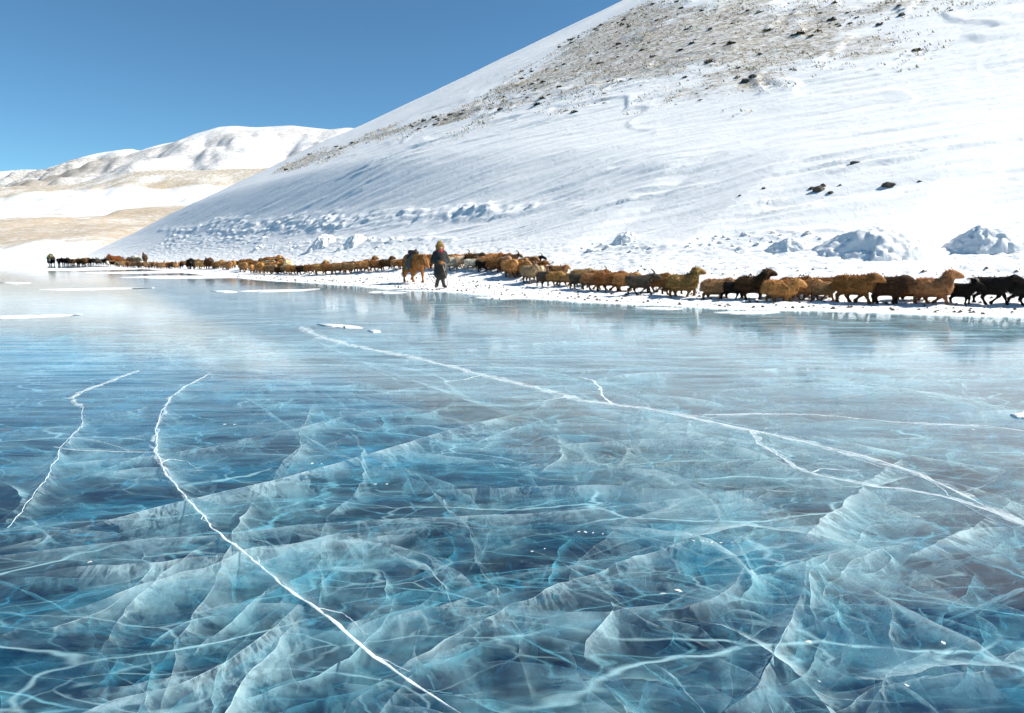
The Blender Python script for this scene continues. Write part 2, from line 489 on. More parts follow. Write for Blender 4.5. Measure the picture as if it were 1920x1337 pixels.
n_sheet = 0
def sheet(pts, side, dip, width, mat_i, seed, ztop=-0.004, jagged=0.06, edge=1.0, web=None, res=60, m=12):
    """one fracture plane: hangs from a line at the surface and dips into the ice"""
    global n_sheet
    p0 = np.asarray(pts, float)
    L = np.hypot(*np.diff(p0, axis=0).T).sum()
    p, t = resample(p0, max(0.02, L / res))
    p = jag(p, t, jagged * min(1, L / 2), 0.35 * max(0.6, L / 3), seed)
    n = len(p)
    k = max(2, n // 6)
    ps = np.stack([np.convolve(np.pad(p[:, i], k, 'edge'), np.ones(2 * k + 1) / (2 * k + 1), 'valid') for i in (0, 1)], 1)
    tg = np.gradient(ps, axis=0); ln = np.hypot(tg[:, 0], tg[:, 1]) + 1e-9
    nx, ny = -side * tg[:, 1] / ln, side * tg[:, 0] / ln
    ew = (0.0025 + 0.0008 * p0[:, 1].mean()) / width
    vv = np.concatenate([[0, ew], np.linspace(max(0.04, 2 * ew), 0.6, m - 2)])      # beyond this the veil has faded out
    lt_ = np.linspace(0.01, 0.99, n); lat = np.minimum(1, np.minimum(lt_ * (3 + seed % 5), (1 - lt_) * (2 + seed % 4))) ** 0.8
    wid = width * lat * np.maximum(.25, 0.9 + 1.5 * fbm(t / (0.55 * width + .1), t * 0 + 9.1, 3, seed + 5))
    V, T = np.meshgrid(vv, np.arange(n))
    W = wid[:, None] * V
    und = 0.16 * width * fbm(t[T] / (0.7 * width), V * 1.3 + seed, 3, seed + 8) * V
    ang = R(dip) * (1 - 0.35 * V)
    X = p[:, 0][:, None] + nx[:, None] * (W * np.cos(ang) + und)
    Y = p[:, 1][:, None] + ny[:, None] * (W * np.cos(ang) + und)
    Z = np.maximum(ztop - W * np.sin(ang) - np.abs(und) * 0.3, -1.5 + 0.02 * (seed % 5))
    co = np.stack([X.ravel(), Y.ravel(), Z.ravel()], 1)
    uv = np.stack([np.broadcast_to(t[:, None], V.shape).ravel() + seed * 2.17, W.ravel() + seed * 0.71], 1)
    fade = (1 - V) ** (1.0 + 0.5 * (seed % 3)) * (0.35 + 0.65 * np.exp(-V * 4.0)) * sstep(0.6, 0.3, V) * (lat[:, None] ** 0.4)
    ed = np.where(V == 0, 1.0, 0.0) * edge * lat[:, None]
    if web is not None:
        off = sum(len(q[0]) for q in web)
        web.append((co, grid_faces(n, m) + off, uv, fade.ravel(), ed.ravel()))
        return
    o = mesh_np('fracture_sheet', co, grid_faces(n, m), SHEETS[mat_i % 4], ice, True, uv,
                {'fade': fade.ravel(), 'edge': ed.ravel()})
    n_sheet += 1
    return o

def mat_crack(name, amt, lo, hi, scale):
    nt = NT(name)
    co = nt.n('TexCoord').outputs['Object']
    f = nt.math('MULTIPLY', nt.ramp(nt.noise(co, scale, 6, 0.7, 0.4), 0.34, 0.60, lo, hi), amt)
    df = nt.n('BsdfDiffuse'); df.inputs['Color'].default_value = (0.80, 0.88, 0.90, 1)
    tr = nt.n('BsdfTransparent')
    m = nt.n('MixShader'); nt.set(m.inputs[0], f)
    nt.t.links.new(tr.outputs[0], m.inputs[1]); nt.t.links.new(df.outputs[0], m.inputs[2])
    return nt.surf(m)
M_CRACK = mat_crack('crack_frost', 1.0, 0.55, 1.0, 22)
M_BAND = mat_crack('frost_band', 0.42, 0.0, 1.0, 6)
def crack(pix, w0, w1, seed, jagged=0.05, both=True, width=0.5, world=False, mat=None):
    """a white healed crack standing a few millimetres proud of the ice, and its fracture planes"""
    if world: p0 = np.asarray(pix, float)
    else: p0 = np.stack(ground([q[0] for q in pix], [q[1] for q in pix]), 1)
    L = np.hypot(*np.diff(p0, axis=0).T).sum()
    p, t = resample(p0, min(0.04, L / 40) if L < 12 else 0.07)
    p = jag(jag(p, t, jagged, 0.5, seed), t, 0.25 * jagged, 0.07, seed + 77)
    n = len(p)
    tg = np.gradient(p, axis=0); ln = np.hypot(tg[:, 0], tg[:, 1]) + 1e-9
    nx, ny = -tg[:, 1] / ln, tg[:, 0] / ln
    a = np.linspace(0, 1, n)
    hw = 0.5 * (w0 + (w1 - w0) * a) * np.maximum(.40, 0.95 + 1.3 * fbm(t / 0.13, t * 0 + seed, 3, seed + 2, 0.7) + 0.7 * fbm(t / 0.9, t * 0, 2, seed))
    hw = np.maximum(hw, 0.0015) * np.minimum(1, np.minimum(a, 1 - a) * 25 + 0.15)
    rows = []
    for off, z in ((-1, 0.0008), (-0.35, 0.0028), (0.35, 0.0028), (1, 0.0008)):
        rows.append(np.stack([p[:, 0] + nx * hw * off, p[:, 1] + ny * hw * off, np.full(n, z) ], 1))
    co = np.stack(rows, 1).reshape(-1, 3)
    return mesh_np('crack', co, grid_faces(n, 4), mat or M_CRACK, ice)

CR_A = [(395,700),(345,726),(318,747),(300,778),(293,812),(291,845),(302,868),(325,903),(350,938),(374,960),(396,985),(420,1008),(455,1036),(495,1067),(528,1092),(562,1120),(590,1140),(622,1164),(660,1196),(702,1230),(742,1260),(790,1292),(875,1345)]
CR_B = [(566,612),(578,622),(605,633),(650,646),(700,656),(780,671),(840,686),(905,703),(1000,726),(1090,750),(1150,758),(1210,766),(1330,790),(1405,806),(1480,822),(1550,838),(1640,862),(1715,885),(1760,905),(1840,945),(1940,993)]
CR_C = [(1405,806),(1413,820),(1420,832),(1450,846),(1472,862),(1500,878),(1520,886),(1580,900),(1640,912),(1700,918),(1770,932),(1850,955),(1940,996)]
CR_D = [(1125,728),(1132,744),(1148,757)]
CR_E = [(1085,706),(1112,715),(1128,728)]
CR_F = [(1310,778),(1420,776),(1520,777),(1620,786),(1750,796),(1850,798),(1940,812)]
CR_G = [(157,765),(156,780),(150,798),(132,820),(115,838),(104,858),(92,885),(78,905),(60,935),(38,962),(14,990)]
CR_H = [(157,765),(140,752),(135,745),(165,730),(215,712),(260,695)]
CR_I = [(100,838),(150,846),(200,846),(245,848),(292,848)]
CR_J = [(130,820),(180,826),(225,838),(243,848)]
CR_K = [(0,1026),(60,1012),(180,980),(300,948),(420,920),(540,893),(640,865),(740,836),(860,800),(960,777),(1010,765)]
CR_L = [(0,1040),(120,1026),(300,1008),(420,1000),(560,983),(760,970),(960,964),(1100,952),(1250,937),(1400,915),(1520,905)]
CR_M = [(800,1012),(760,1000),(600,985)]
CR_N = [(1345,1337),(1395,1302),(1415,1285),(1430,1262),(1455,1215),(1475,1180),(1485,1150),(1500,1120),(1510,1085),(1512,1040)]
CR_O = [(1668,1120),(1672,1160),(1668,1190),(1680,1225),(1720,1270),(1750,1320),(1760,1340)]
CR_P = [(1095,1230),(1100,1200),(1130,1165),(1150,1140),(1145,1125)]
CR_Q = [(1400,1055),(1380,1090),(1340,1120),(1280,1140),(1180,1142),(1120,1120),(1060,1100)]
CR_R = [(150,1337),(210,1310),(330,1285),(420,1240),(520,1170),(560,1130)]
CR_S = [(1560,1060),(1600,1085),(1665,1120),(1740,1160),(1830,1200),(1920,1270)]
for i, (p, w0, w1, j) in enumerate(((CR_A, 0.005, 0.012, 0.035), (CR_B, 0.024, 0.015, 0.06), (CR_C, 0.011, 0.011, 0.05), (CR_D, .03, .02, .05), (CR_E, .02, .02, .06),
        (CR_F, .010, .010, .04), (CR_G, .004, .003, .05), (CR_H, .006, .003, .06), (CR_I, .006, .005, .03), (CR_J, .004, .004, .03))):
    crack(p, w0, w1, 10 + i, j)

for i, (p, w0, w1) in enumerate(((CR_B[:12], .22, .11), (CR_B[10:], .11, .06), (CR_C, .05, .04), (CR_A[:8], .03, .022), (CR_F, .05, .04), (CR_H, .05, .08))):
    crack(p, w0, w1, 450 + i, .10, mat=M_BAND)
for i, p in enumerate((
        [(396,985),(378,972),(372,955)], [(495,1067),(487,1060),(480,1044)], [(302,868),(318,862),(345,866),(372,884)], [(590,1140),(640,1150),(672,1166),(690,1190)], [(702,1230),(730,1236),(770,1262)],
        [(840,686),(880,684),(940,690),(1010,706),(1060,722)], [(1090,750),(1060,744),(1020,752),(960,750)], [(1210,766),(1290,776),(1380,796),(1470,812),(1560,832)], [(1550,838),(1600,858),(1680,884),(1740,900)],
        [(1715,885),(1780,930),(1850,968),(1930,1004)], [(1520,886),(1540,880),(1600,884),(1640,896)], [(905,703),(870,712),(830,716)], [(590,618),(640,624),(700,628)])):
    crack(p, .006 if i < 5 else .009, .002 if i < 5 else .003, 400 + i, .05)

def gpts(pix): return np.stack(ground([q[0] for q in pix], [q[1] for q in pix]), 1)
for i, (p, side, dip, w, mi, e) in enumerate((
        (CR_A, 1, 32, 0.75, 2, .4), (CR_A, -1, 50, 0.5, 1, .4), (CR_B, 1, 25, 1.9, 3, .4), (CR_B, -1, 24, 1.5, 2, .4), (CR_C, -1, 30, .9, 2, .4),
        (CR_F, 1, 35, .8, 1, .5), (CR_G, 1, 45, .6, 1, .6), (CR_G, -1, 32, .8, 1, .5), (CR_H, 1, 30, .9, 1, .8), (CR_I, -1, 35, .5, 1, .4), (CR_J, 1, 30, .4, 1, .4),
        (CR_K, -1, 30, 0.8, 3, .9), (CR_K, 1, 60, .4, 1, .5), (CR_L, 1, 34, .7, 2, .8), (CR_L, -1, 28, .75, 1, .5), (CR_N, 1, 40, .65, 3, 1.), (CR_N, -1, 62, .45, 2, .8),
        (CR_O, -1, 45, .5, 2, .9), (CR_O, 1, 60, .35, 1, .5), (CR_P, -1, 38, .45, 2, .9), (CR_Q, -1, 30, .7, 3, .9), (CR_Q, 1, 58, .3, 1, .4), (CR_R, -1, 34, .55, 3, .9),
        (CR_R, 1, 50, .4, 1, .5), (CR_S, -1, 30, .6, 3, .8), (CR_S, 1, 55, .4, 1, .6))):
    sheet(gpts(p), side, dip, w, mi, 200 + i, jagged=.03, edge=e)

# long soft fractures right across the front
for i, (p, side, dip, w, mi, e) in enumerate((
        ([(830,715),(1000,755),(1200,800),(1420,850),(1560,900)], 1, 50, .5, 0, .8), ([(0,1190),(160,1130),(330,1075),(470,1030),(640,1000),(800,985)], -1, 40, .5, 1, .6),
        ([(640,1337),(760,1240),(960,1130),(1200,1040),(1330,1000),(1480,1010)], -1, 35, .55, 2, .8), ([(0,700),(300,690),(600,720),(900,800),(1100,860),(1400,960)], 1, 45, .6, 0, .5),
        ([(730,850),(800,905),(870,990),(900,1070),(960,1160),(1000,1337)], 1, 60, .3, 1, .8), ([(1920,1010),(1700,1060),(1500,1150),(1330,1230),(1180,1337)], -1, 35, .5, 1, .7),
        ([(0,880),(200,840),(420,800),(700,770),(1000,700),(1300,640)], 1, 30, .8, 1, .5), ([(1040,1337),(1110,1220),(1190,1120),(1240,1010),(1320,930),(1350,860)], 1, 55, .3, 1, .8),
        ([(300,1337),(330,1200),(420,1080),(440,980),(520,880),(600,800)], -1, 50, .35, 1, .7), ([(1560,1337),(1600,1200),(1690,1080),(1720,980),(1790,900),(1900,830)], 1, 45, .4, 2, .8))):
    sheet(gpts(p), side, dip, w, mi, 290 + i, jagged=.08, edge=e)
# the milky field right of the middle
for i, (p, side, dip, w, mi, e) in enumerate((
        ([(1100,760),(1250,790),(1400,840),(1560,900),(1750,980),(1900,1060)], -1, 14, 1.6, 3, .3), ([(980,800),(1130,850),(1300,900),(1480,960),(1700,1060),(1850,1150)], -1, 15, 1.2, 2, .5),
        ([(1180,870),(1330,910),(1480,920),(1640,910),(1800,870)], 1, 14, 1.0, 3, .6), ([(1500,1010),(1560,960),(1620,905),(1690,860)], -1, 22, 1.0, 3, .5), ([(1280,1010),(1400,985),(1530,1000),(1660,1040)], 1, 16, .8, 3, .4),
        ([(1700,1040),(1790,1000),(1880,950),(1960,920)], -1, 20, .8, 3, .6), ([(1160,870),(1180,840),(1260,800),(1400,790)], -1, 18, 1.0, 2, .4), ([(560,625),(700,690),(850,740),(1000,800),(1120,870)], 1, 16, 2.2, 2, .3),
        ([(1640,700),(1700,720),(1740,690),(1745,660)], 1, 20, 1.2, 1, .6), ([(1330,740),(1500,760),(1620,740),(1740,700)], 1, 16, 1.6, 2, .4), ([(900,640),(1100,680),(1350,690),(1600,670),(1900,650)], 1, 14, 2.6, 2, .4))):
    sheet(gpts(p), side, dip, w, mi, 260 + i, jagged=.06, edge=e)

# the many smaller fractures
def wander(x, y, ang, L, curl, seed):
    n = 14
    r = np.random.default_rng(seed)
    pts = [(x, y)]; a = ang; k = r.normal() * curl
    for i in range(n):
        a += k / n + r.normal() * 0.13
        x += math.cos(a) * L / n; y += math.sin(a) * L / n
        pts.append((x, y))
    return pts
# windows of clear dark ice between the fractures, and how crowded the ice is elsewhere
CLEAR = [(*[float(v) for v in ground(a_, b_)], rx * float(ground(a_, b_)[1]) / FPX, ry) for a_, b_, rx, ry in ((960,1020,170,.42), (440,880,150,.40), (570,935,120,.35), (1250,1098,150,.25), (1020,1190,120,.28), (840,1225,150,.22),
         (200,925,150,.42), (640,815,220,.65), (120,1130,120,.22), (330,1180,130,.20), (1520,1165,150,.22), (1800,1190,120,.20), (700,1080,120,.28), (60,800,120,.6), (380,780,120,.5), (1780,880,120,.4))]
def crowd(x, y):
    c = 0.72 + 0.28 * float(sstep(-0.5, 0.9, x - 0.12 * (y - 4)))
    for cx_, cy_, rx, ry in CLEAR:
        c *= 1 - 0.95 * math.exp(-(((x - cx_) / rx) ** 2 + ((y - cy_) / ry) ** 2) * 1.1)
    return c
cnt = 0; sd = 0
while cnt < 234:
    sd += 1
    r = np.random.default_rng(9000 + sd)
    D = 1.7 * (13.5 / 1.7) ** (r.random() ** 1.05)
    x = (r.random() * 2 - 1) * D * 0.86
    base = r.choice([R(8), R(28), R(-24), R(75), R(110)], p=[.30, .25, .2, .15, .1])
    L = (0.55 + 0.35 * D ** 0.9) * (0.5 + 1.3 * r.random())
    ptsw = wander(x, D, base + r.normal() * 0.25, L, 1.1, 9000 + sd)
    if min(q[1] for q in ptsw) < 0.9 or r.random() > crowd(*ptsw[7]): continue
    sheet(ptsw, r.choice([-1, 1]), 18 + 45 * r.random(), (0.22 + 0.085 * D) * (0.45 + 1.9 * r.random() ** 2), int(r.integers(0, 4)), 3000 + sd,
          ztop=-0.004 if r.random() < .45 else -0.02 - 0.45 * r.random(), edge=r.choice([0.15, .35, .8]))
    cnt += 1
web = []
for sd in range(760):
    r = np.random.default_rng(20000 + sd)
    D = 1.6 * (16 / 1.6) ** r.random()
    x = (r.random() * 2 - 1) * D * 0.84
    L = (0.25 + 0.22 * D ** 0.9) * (0.4 + 1.4 * r.random())
    ptsw = wander(x, D, r.choice([R(5), R(30), R(-28), R(70), R(110)]) + r.normal() * 0.3, L, 1.6, 20000 + sd)
    if min(q[1] for q in ptsw) < 0.9 or r.random() > .10 + .90 * crowd(*ptsw[7]): continue
    sheet(ptsw, r.choice([-1, 1]), 25 + 55 * r.random(), (0.07 + 0.03 * D) * (0.5 + 1.3 * r.random()), 2, 20000 + sd,
          ztop=-0.01 - 0.4 * r.random() ** 1.5, edge=r.choice([.4, .8, 1.0]), jagged=.09, web=web, res=26, m=6)
wo = mesh_np('fracture_web', np.concatenate([q[0] for q in web]), np.concatenate([q[1] for q in web]), SHEETS[2], ice, True, np.concatenate([q[2] for q in web]),
             {'fade': np.concatenate([q[3] for q in web]), 'edge': np.concatenate([q[4] for q in web])})
tag(wo, kind='stuff')
# hair cracks at the surface
for k in range(0):
    r = np.random.default_rng(5000 + k)
    D = 2.2 + 5 * r.random(); x = (r.random() * 2 - 1) * D * .8
    crack(wander(x, D, r.choice([R(15), R(-20), R(80), R(120)]) + r.normal() * .3, 0.6 + D * .28 * r.random() * 2, 1.0, 5000 + k), (.0005 + .00015 * D), .0004, 600 + k, .06, world=True)

#--LAND--
# ------------------------------------------------------------------ mountain terrain mesh
def spaced(segs):
    out = []
    for a, b, h in segs:
        out.append(np.arange(a, b, h))
    return np.concatenate(out)
gu = spaced([(-330, -150, 1.6), (-150, -75, 0.45), (-75, -40, 0.22), (-40, 22, 0.12), (22, 60, 0.6), (60, 140, 3)])
gw = np.concatenate([spaced([(-0.12, 0.6, 0.05), (0.6, 12, 0.09), (12, 40, 0.17), (40, 90, 0.34), (90, 190, 0.7), (190, 330, 2.0), (330, 420, 6)]), [420]])
U, W = np.meshgrid(gu, gw, indexing='ij')
Vv = shore_v(U) + W
# ragged edge of the snow on the ice
Vv = Vv + (0.55 * fbm(U / 3.2, U * 0 + .3, 4, 121, .6) + 0.2 * fbm(U / .6, U * 0 + .7, 3, 122)) * sstep(6, 0, W)
TX, TY = (U + Vv) * S2, (Vv - U) * S2
tz, ts, ta, tt, tbare, trub = terrain(TX, TY)
TZ = np.where(W < 1.5, np.minimum(tz, tz), tz)
edge_z = -0.02 + 0.045 * (1 - np.exp(-np.maximum(W + 0.10, 0) * 4.5))
TZ = np.where(W < 2.0, edge_z * sstep(2.0, 0.4, W) + np.maximum(TZ, 0.022) * (1 - sstep(2.0, 0.4, W)), TZ)
TZ = np.where(W < 0.0, -0.02, TZ)
hill = mesh_np('snow_mountain', np.stack([TX.ravel(), TY.ravel(), TZ.ravel()], 1), grid_faces(*U.shape), M_HILL, attrs={'bare': tbare.ravel()})
tag(hill, kind='structure')

def zat(x, y):
    z, s = terrain(np.array([float(x)]), np.array([float(y)]))[:2]
    return max(float(z[0]), 0.03) if s[0] < 0.4 else float(z[0])

# ------------------------------------------------------------------ far hills, each a body of land at its own distance
def far_land(name, prof, D, depth, mat, slope, bare_fn, seed, rough=1.0, nx=260, ny=110, zfoot=-0.5):
    px = np.array([p[0] for p in prof], float); py = np.array([p[1] for p in prof], float)
    X0, Y0, d0 = ray(px, py)
    t = D / Y0
    cx, cz = X0 * t, CAM_H + d0 * t
    xs = np.linspace(cx[0], cx[-1], nx)
    crest = np.interp(xs, cx, cz)
    k = 2
    crest = np.convolve(np.pad(crest, k, 'edge'), np.ones(2 * k + 1) / (2 * k + 1), 'valid')
    v = np.concatenate([np.linspace(-1, 0, ny), np.linspace(0.02, 0.6, 14)])
    Xg, Vg = np.meshgrid(xs, v, indexing='ij')
    drop = np.where(Vg < 0, 1 - np.abs(Vg) ** slope, 1 - 0.8 * Vg)
    Yg = D + Vg * depth
    Z = zfoot + (crest[:, None] - zfoot) * drop
    w = np.minimum(1, np.abs(Vg) * 4) * (Vg < 0.5)
    sc2 = depth / 4
    h = cz.max()
    Z = Z + w * rough * h * (0.12 * fbm(Xg / sc2, Yg / sc2, 6, seed) - 0.11 * np.maximum(0, ridged(Xg / (sc2 * .8) + Yg / sc2 * .4, Yg / (sc2 * 3), 3, seed + 3)))
    rel = (Z - zfoot) / (crest[:, None] - zfoot + 1e-6)
    b = bare_fn(Xg, Yg, Vg, rel)
    o = mesh_np(name, np.stack([Xg.ravel(), Yg.ravel(), Z.ravel()], 1), grid_faces(*Xg.shape), mat, attrs={'bare': b.ravel()})
    return tag(o, kind='structure')

TAN, DRK, GRY = (0.42, 0.31, 0.19), (0.18, 0.13, 0.085), (0.24, 0.21, 0.17)
far_land('distant_hill', [(-900,300),(-500,318),(-200,330),(0,323),(50,318),(85,319),(140,335),(260,350)], 3000, 1500, mat_far('far_tan_hill', TAN, DRK, 0.35, 0.12), 1.2,
         lambda x, y, v, r: 0.4 + 0.6 * fbm(x / 300, y / 200, 3, 5), 201)
far_land('grey_ridge', [(-80,440),(-20,385),(20,352),(60,330),(120,306),(190,286),(245,279),(262,283),(300,271),(345,263),(420,250),(520,262),(620,300)], 2100, 900, mat_far('grey_ridge', GRY, DRK, 0.46, 0.16), 1.15,
         lambda x, y, v, r: 0.75 - 0.6 * sstep(.86, 1, r), 202)
far_land('snow_dome', [(40,385),(95,352),(150,325),(215,303),(262,289),(300,277),(345,262),(380,247),(410,238),(440,236),(480,239),(545,235),(590,240),(620,243),(655,239),(690,246),(760,262),(900,310)], 1500, 800,
         mat_far('snow_dome', (0.32, 0.27, 0.21), (0.15, 0.12, 0.10), 0.55, 0.20), 1.1,
         lambda x, y, v, r: sstep(-620, -1000, x + 0.2 * (y - 1500)) * 0.50 + 0.46, 203, 0.8)
far_land('tan_ridge', [(-900,350),(-500,352),(-200,350),(0,352),(60,350),(150,344),(210,333),(250,322),(300,318),(360,320),(430,317),(480,316),(560,312),(700,330),(1000,330)], 700, 330,
         mat_far('tan_ridge', (0.44, 0.33, 0.18), (0.20, 0.16, 0.08), 0.36, 0.30), 0.85,
         lambda x, y, v, r: sstep(0.62, 0.90, r + .42 * fbm(x / 55, y / 45, 4, 8)) * 0.9 + 0.08, 204, 0.9)
far_land('valley_slope', [(-1400,380),(-800,398),(-300,404),(0,402),(80,398),(160,394),(250,390),(330,382),(400,372),(480,362),(600,350),(900,350),(1500,360)], 390, 285,
         mat_far('valley_slope', (0.46, 0.35, 0.22), (0.22, 0.16, 0.10), 0.33, 0.42), 0.95,
         lambda x, y, v, r: 1.1 * sstep(-.12, .16, r + .30 * fbm(x / 40, y / 30, 4, 8)) * sstep(1.0, .6, r + .45 * fbm(x / 30, y / 30, 4, 9)) + .1, 205, 0.9, zfoot=-0.6)
# flat white shore beyond the lake
xs = np.linspace(-520, 10, 240); ys = np.concatenate([np.linspace(0, 8, 14), np.linspace(9, 80, 22)])
Xs, Ws = np.meshgrid(xs, ys, indexing='ij')
Ys = 110 + Ws + 1.6 * fbm(Xs / 14, Ws * 0, 3, 131) * np.exp(-Ws / 6)
Zs = -0.05 + 0.16 * np.sqrt(np.maximum(Ws, 0)) * 0.9 + 0.018 * Ws + 0.12 * fbm(Xs / 5, Ys / 4, 3, 133) * sstep(2, 10, Ws)
tag(mesh_np('far_shore', np.stack([Xs.ravel(), Ys.ravel(), Zs.ravel()], 1), grid_faces(*Xs.shape)[:, ::-1][:, ::-1], M_SNOW), kind='structure')

# ------------------------------------------------------------------ thin snow lying on the ice
def snow_patch(pix, seed, h=0.02, jag_amp=0.12):
    p = gpts(pix)
    c = p.mean(0); n = 90
    ang = np.arctan2(p[:, 1] - c[1], p[:, 0] - c[0])
    q = np.concatenate([p, p[:1]])
    d = np.concatenate([[0], np.cumsum(np.hypot(*np.diff(q, axis=0).T))])
    t = np.linspace(0, d[-1], n, endpoint=False)
    e = np.stack([np.interp(t, d, q[:, 0]), np.interp(t, d, q[:, 1])], 1)
    size = np.ptp(p, axis=0).max(); thin = d[-1] and np.ptp(p, axis=0).min()
    w = c + (e - c)
    amp = jag_amp * min(size, 4 * thin)
    e = e + np.stack([amp * fbm(t / (size * .12), t * 0 + seed, 4, seed), 0.5 * amp * fbm(t / (size * .12), t * 0 + seed + 5, 4, seed + 1)], 1)
    rings, zz = [], []
    for f, z in ((1.0, 0.0015), (0.93, 0.6 * h), (0.75, h), (0.4, h * 1.1)):
        rings.append(c + (e - c) * [1 - (1 - f) * .5, f]); zz.append(z)
    co = [(x, y, z) for r_, z in zip(rings, zz) for x, y in r_] + [(c[0], c[1], h * 1.1)]
    fs = []
    for k in range(3):
        for i in range(n):
            j = (i + 1) % n
            fs.append((k * n + i, k * n + j, (k + 1) * n + j, (k + 1) * n + i))
    for i in range(n):
        fs.append((3 * n + i, 3 * n + (i + 1) % n, 4 * n, 4 * n))
    me = bpy.data.meshes.new('snow_patch')
    me.from_pydata(co, [], [f if f[2] != f[3] else f[:3] for f in fs]); me.update()
    for pl in me.polygons: pl.use_smooth = True
    me.materials.append(M_SNOW)
    return tag(link(bpy.data.objects.new('snow_patch', me)), kind='structure')

for i, p in enumerate((
    [(-40,494.6),(0,494.2),(60,494.4),(84,495),(60,495.6),(0,496.2),(-40,496.5)],
    [(0,505),(60,503),(120,503),(200,500),(300,502),(240,506),(120,507.5),(0,509)],
    [(140,512),(230,509.5),(330,507.5),(420,509),(330,512),(240,513.5)],
    [(70,543),(160,541),(220,540),(290,539.5),(230,542),(160,544),(110,545)],
    [(225,520),(300,517),(400,517),(470,520),(400,522),(300,523)],
    [(0,593),(50,592),(110,590),(160,590),(100,594),(40,597),(0,598)],
    [(595,608),(620,608),(660,612),(682,616),(650,616),(612,612)],
    [(690,620),(705,620),(714,623),(700,624)],
    [(395,546),(430,545),(445,548),(420,549)],
    [(445,546),(500,544),(560,543),(610,541),(560,546),(490,548)],
    [(0,530),(20,529),(60,531),(30,533)],
    [(1340,586),(1400,584),(1470,585),(1440,588),(1380,589)],
    [(1180,578),(1230,577),(1290,579),(1250,581)],
    [(880,558),(930,556),(980,560),(940,562)],
    [(1895,780),(1925,772),(1960,780),(1930,786),(1905,784)],
    [(700,546),(760,549),(730,551),(690,549)])):
    snow_patch(p, 40 + i)

# crumbs of snow on the ice; the middle ones imitate sun glints in white
crumb_glint_me = []
for k in range(4):
    bm = bmesh.new(); bmesh.ops.create_icosphere(bm, subdivisions=1, radius=1)
    for v in bm.verts: v.co *= 0.6 + 0.8 * random.random(); v.co.z = max(v.co.z * .45, -0.1)
    me = bpy.data.meshes.new('snow_crumb_or_glint'); bm.to_mesh(me); bm.free(); me.materials.append(M_SNOW); crumb_glint_me.append(me)
for i, (px, py, s) in enumerate(((1243,1113,7),(1272,1108,8),(1517,1204,9),(1769,1206,8),(1536,1278,5),(1700,1285,5),(1085,997,4),(1098,998,5),(1112,999,4),(1130,1001,3),(1300,1014,5),(1318,1015,4),
        (1335,1017,6),(1352,1018,4),(1372,1018,3),(585,869,5),(603,870,4),(421,796,4),(440,796,5),(998,1034,4),(1021,1029,4),(168,1054,5),(704,908,5),(725,908,4),(1436,803,5),(1722,969,4),(1672,808,4),(1825,806,4))):
    x, y = ground(px, py)
    o = bpy.data.objects.new('snow_crumb_or_glint', crumb_glint_me[i % 4])
    o.location = (x, y, 0.001); s = s * y / FPX * 0.5
    o.scale = (s * 1.2, s * (1.5 + .8 * random.random()), s * .6); o.rotation_euler.z = random.random() * 6
    wh = 'standing for sun glints in the dark middle ice' if 995 < px < 1400 and py < 1040 else 'right of the long white crack, near the front' if px > 1200 and py > 1100 else 'beside the long curved crack on the left' if px < 760 else 'near the straight crack on the right'
    tag(link(o), 'white crumb of snow lying loose ' + wh, 'snow crumb', 'snow crumbs ' + wh)

# ------------------------------------------------------------------ wind-carved mounds, lumps and rocks
def blob(name, n, fn, mat, sub=4):
    bm = bmesh.new(); bmesh.ops.create_icosphere(bm, subdivisions=sub, radius=1)
    co = np.array([v.co[:] for v in bm.verts])
    new = fn(co)
    for v, c in zip(bm.verts, new): v.co = c
    for f in bm.faces: f.smooth = True
    me = bpy.data.meshes.new(name); bm.to_mesh(me); bm.free(); me.materials.append(mat)
    return me
def n3(c, s, seed):
    return fbm(c[:, 0] / s + c[:, 2] * .7 / s, c[:, 1] / s - c[:, 2] * .6 / s + seed, 4, seed)
def mound(px, py, wpx, hpx, label, seed, lean):
    """a heap of wind-packed snow: steep broken face on one side, a smooth scoured tail on the other"""
    x, y = raycast(px, py)
    k = math.hypot(x, y) / FPX
    w, h = wpx * k * .5, hpx * k
    az = math.atan2(x, y); ca, sa = math.cos(az), math.sin(az)
    n = 90
    g = np.linspace(-1.35, 1.35, n)
    E, F_ = np.meshgrid(g, g, indexing='ij')
    wx_ = E + .16 * fbm(E * 2.2, F_ * 2.2 + seed, 3, seed); wy_ = F_ * 1.15 + .16 * fbm(E * 2.2 + 5, F_ * 2.2 - seed, 3, seed + 1)
    pk = lean
    le = np.where(wx_ < pk, (wx_ - pk) / (1 + pk), (wx_ - pk) / (1 - pk))
    rr = np.hypot(le * np.where(wx_ < pk, 1, .92), wy_)
    Hh = np.clip(1 - rr ** 1.5, 0, None)
    Hh = np.where(wx_ < pk, Hh ** 1.5, Hh ** .75) 
    rough = sstep(pk - .12, pk + .25, wx_)
    Hh = Hh * (1 + (.15 + .15 * rough) * fbm(E * 3, F_ * 3, 3, seed + 2)) + np.clip(Hh, 0, .4) * rough * (.16 * ridged(E * 4, F_ * 4, 3, seed + 3)) + .10 * sstep(0, .25, Hh) * ridged(E * 2 + F_, F_ * 5, 2, seed + 6) * (1 - rough)
    X = x + (E * w) * ca + (F_ * w * .75) * sa; Y = y - (E * w) * sa + (F_ * w * .75) * ca
    Zt = terrain(X.ravel(), Y.ravel())[0].reshape(X.shape)
    Z = Zt - .10 * h - .02 + Hh * h * 1.12
    zo = float(Zt[n // 2, n // 2])
    o = mesh_np('snow_mound', np.stack([X.ravel() - x, Y.ravel() - y, Z.ravel() - zo], 1), grid_faces(n, n), M_SNOW)
    o.location = (x, y, zo)
    tag(o, label, 'snow mound')
mound(1622, 468, 190, 33, 'tallest wind-carved snow mound, steep and wide, right of the broken snow', 11, .1)
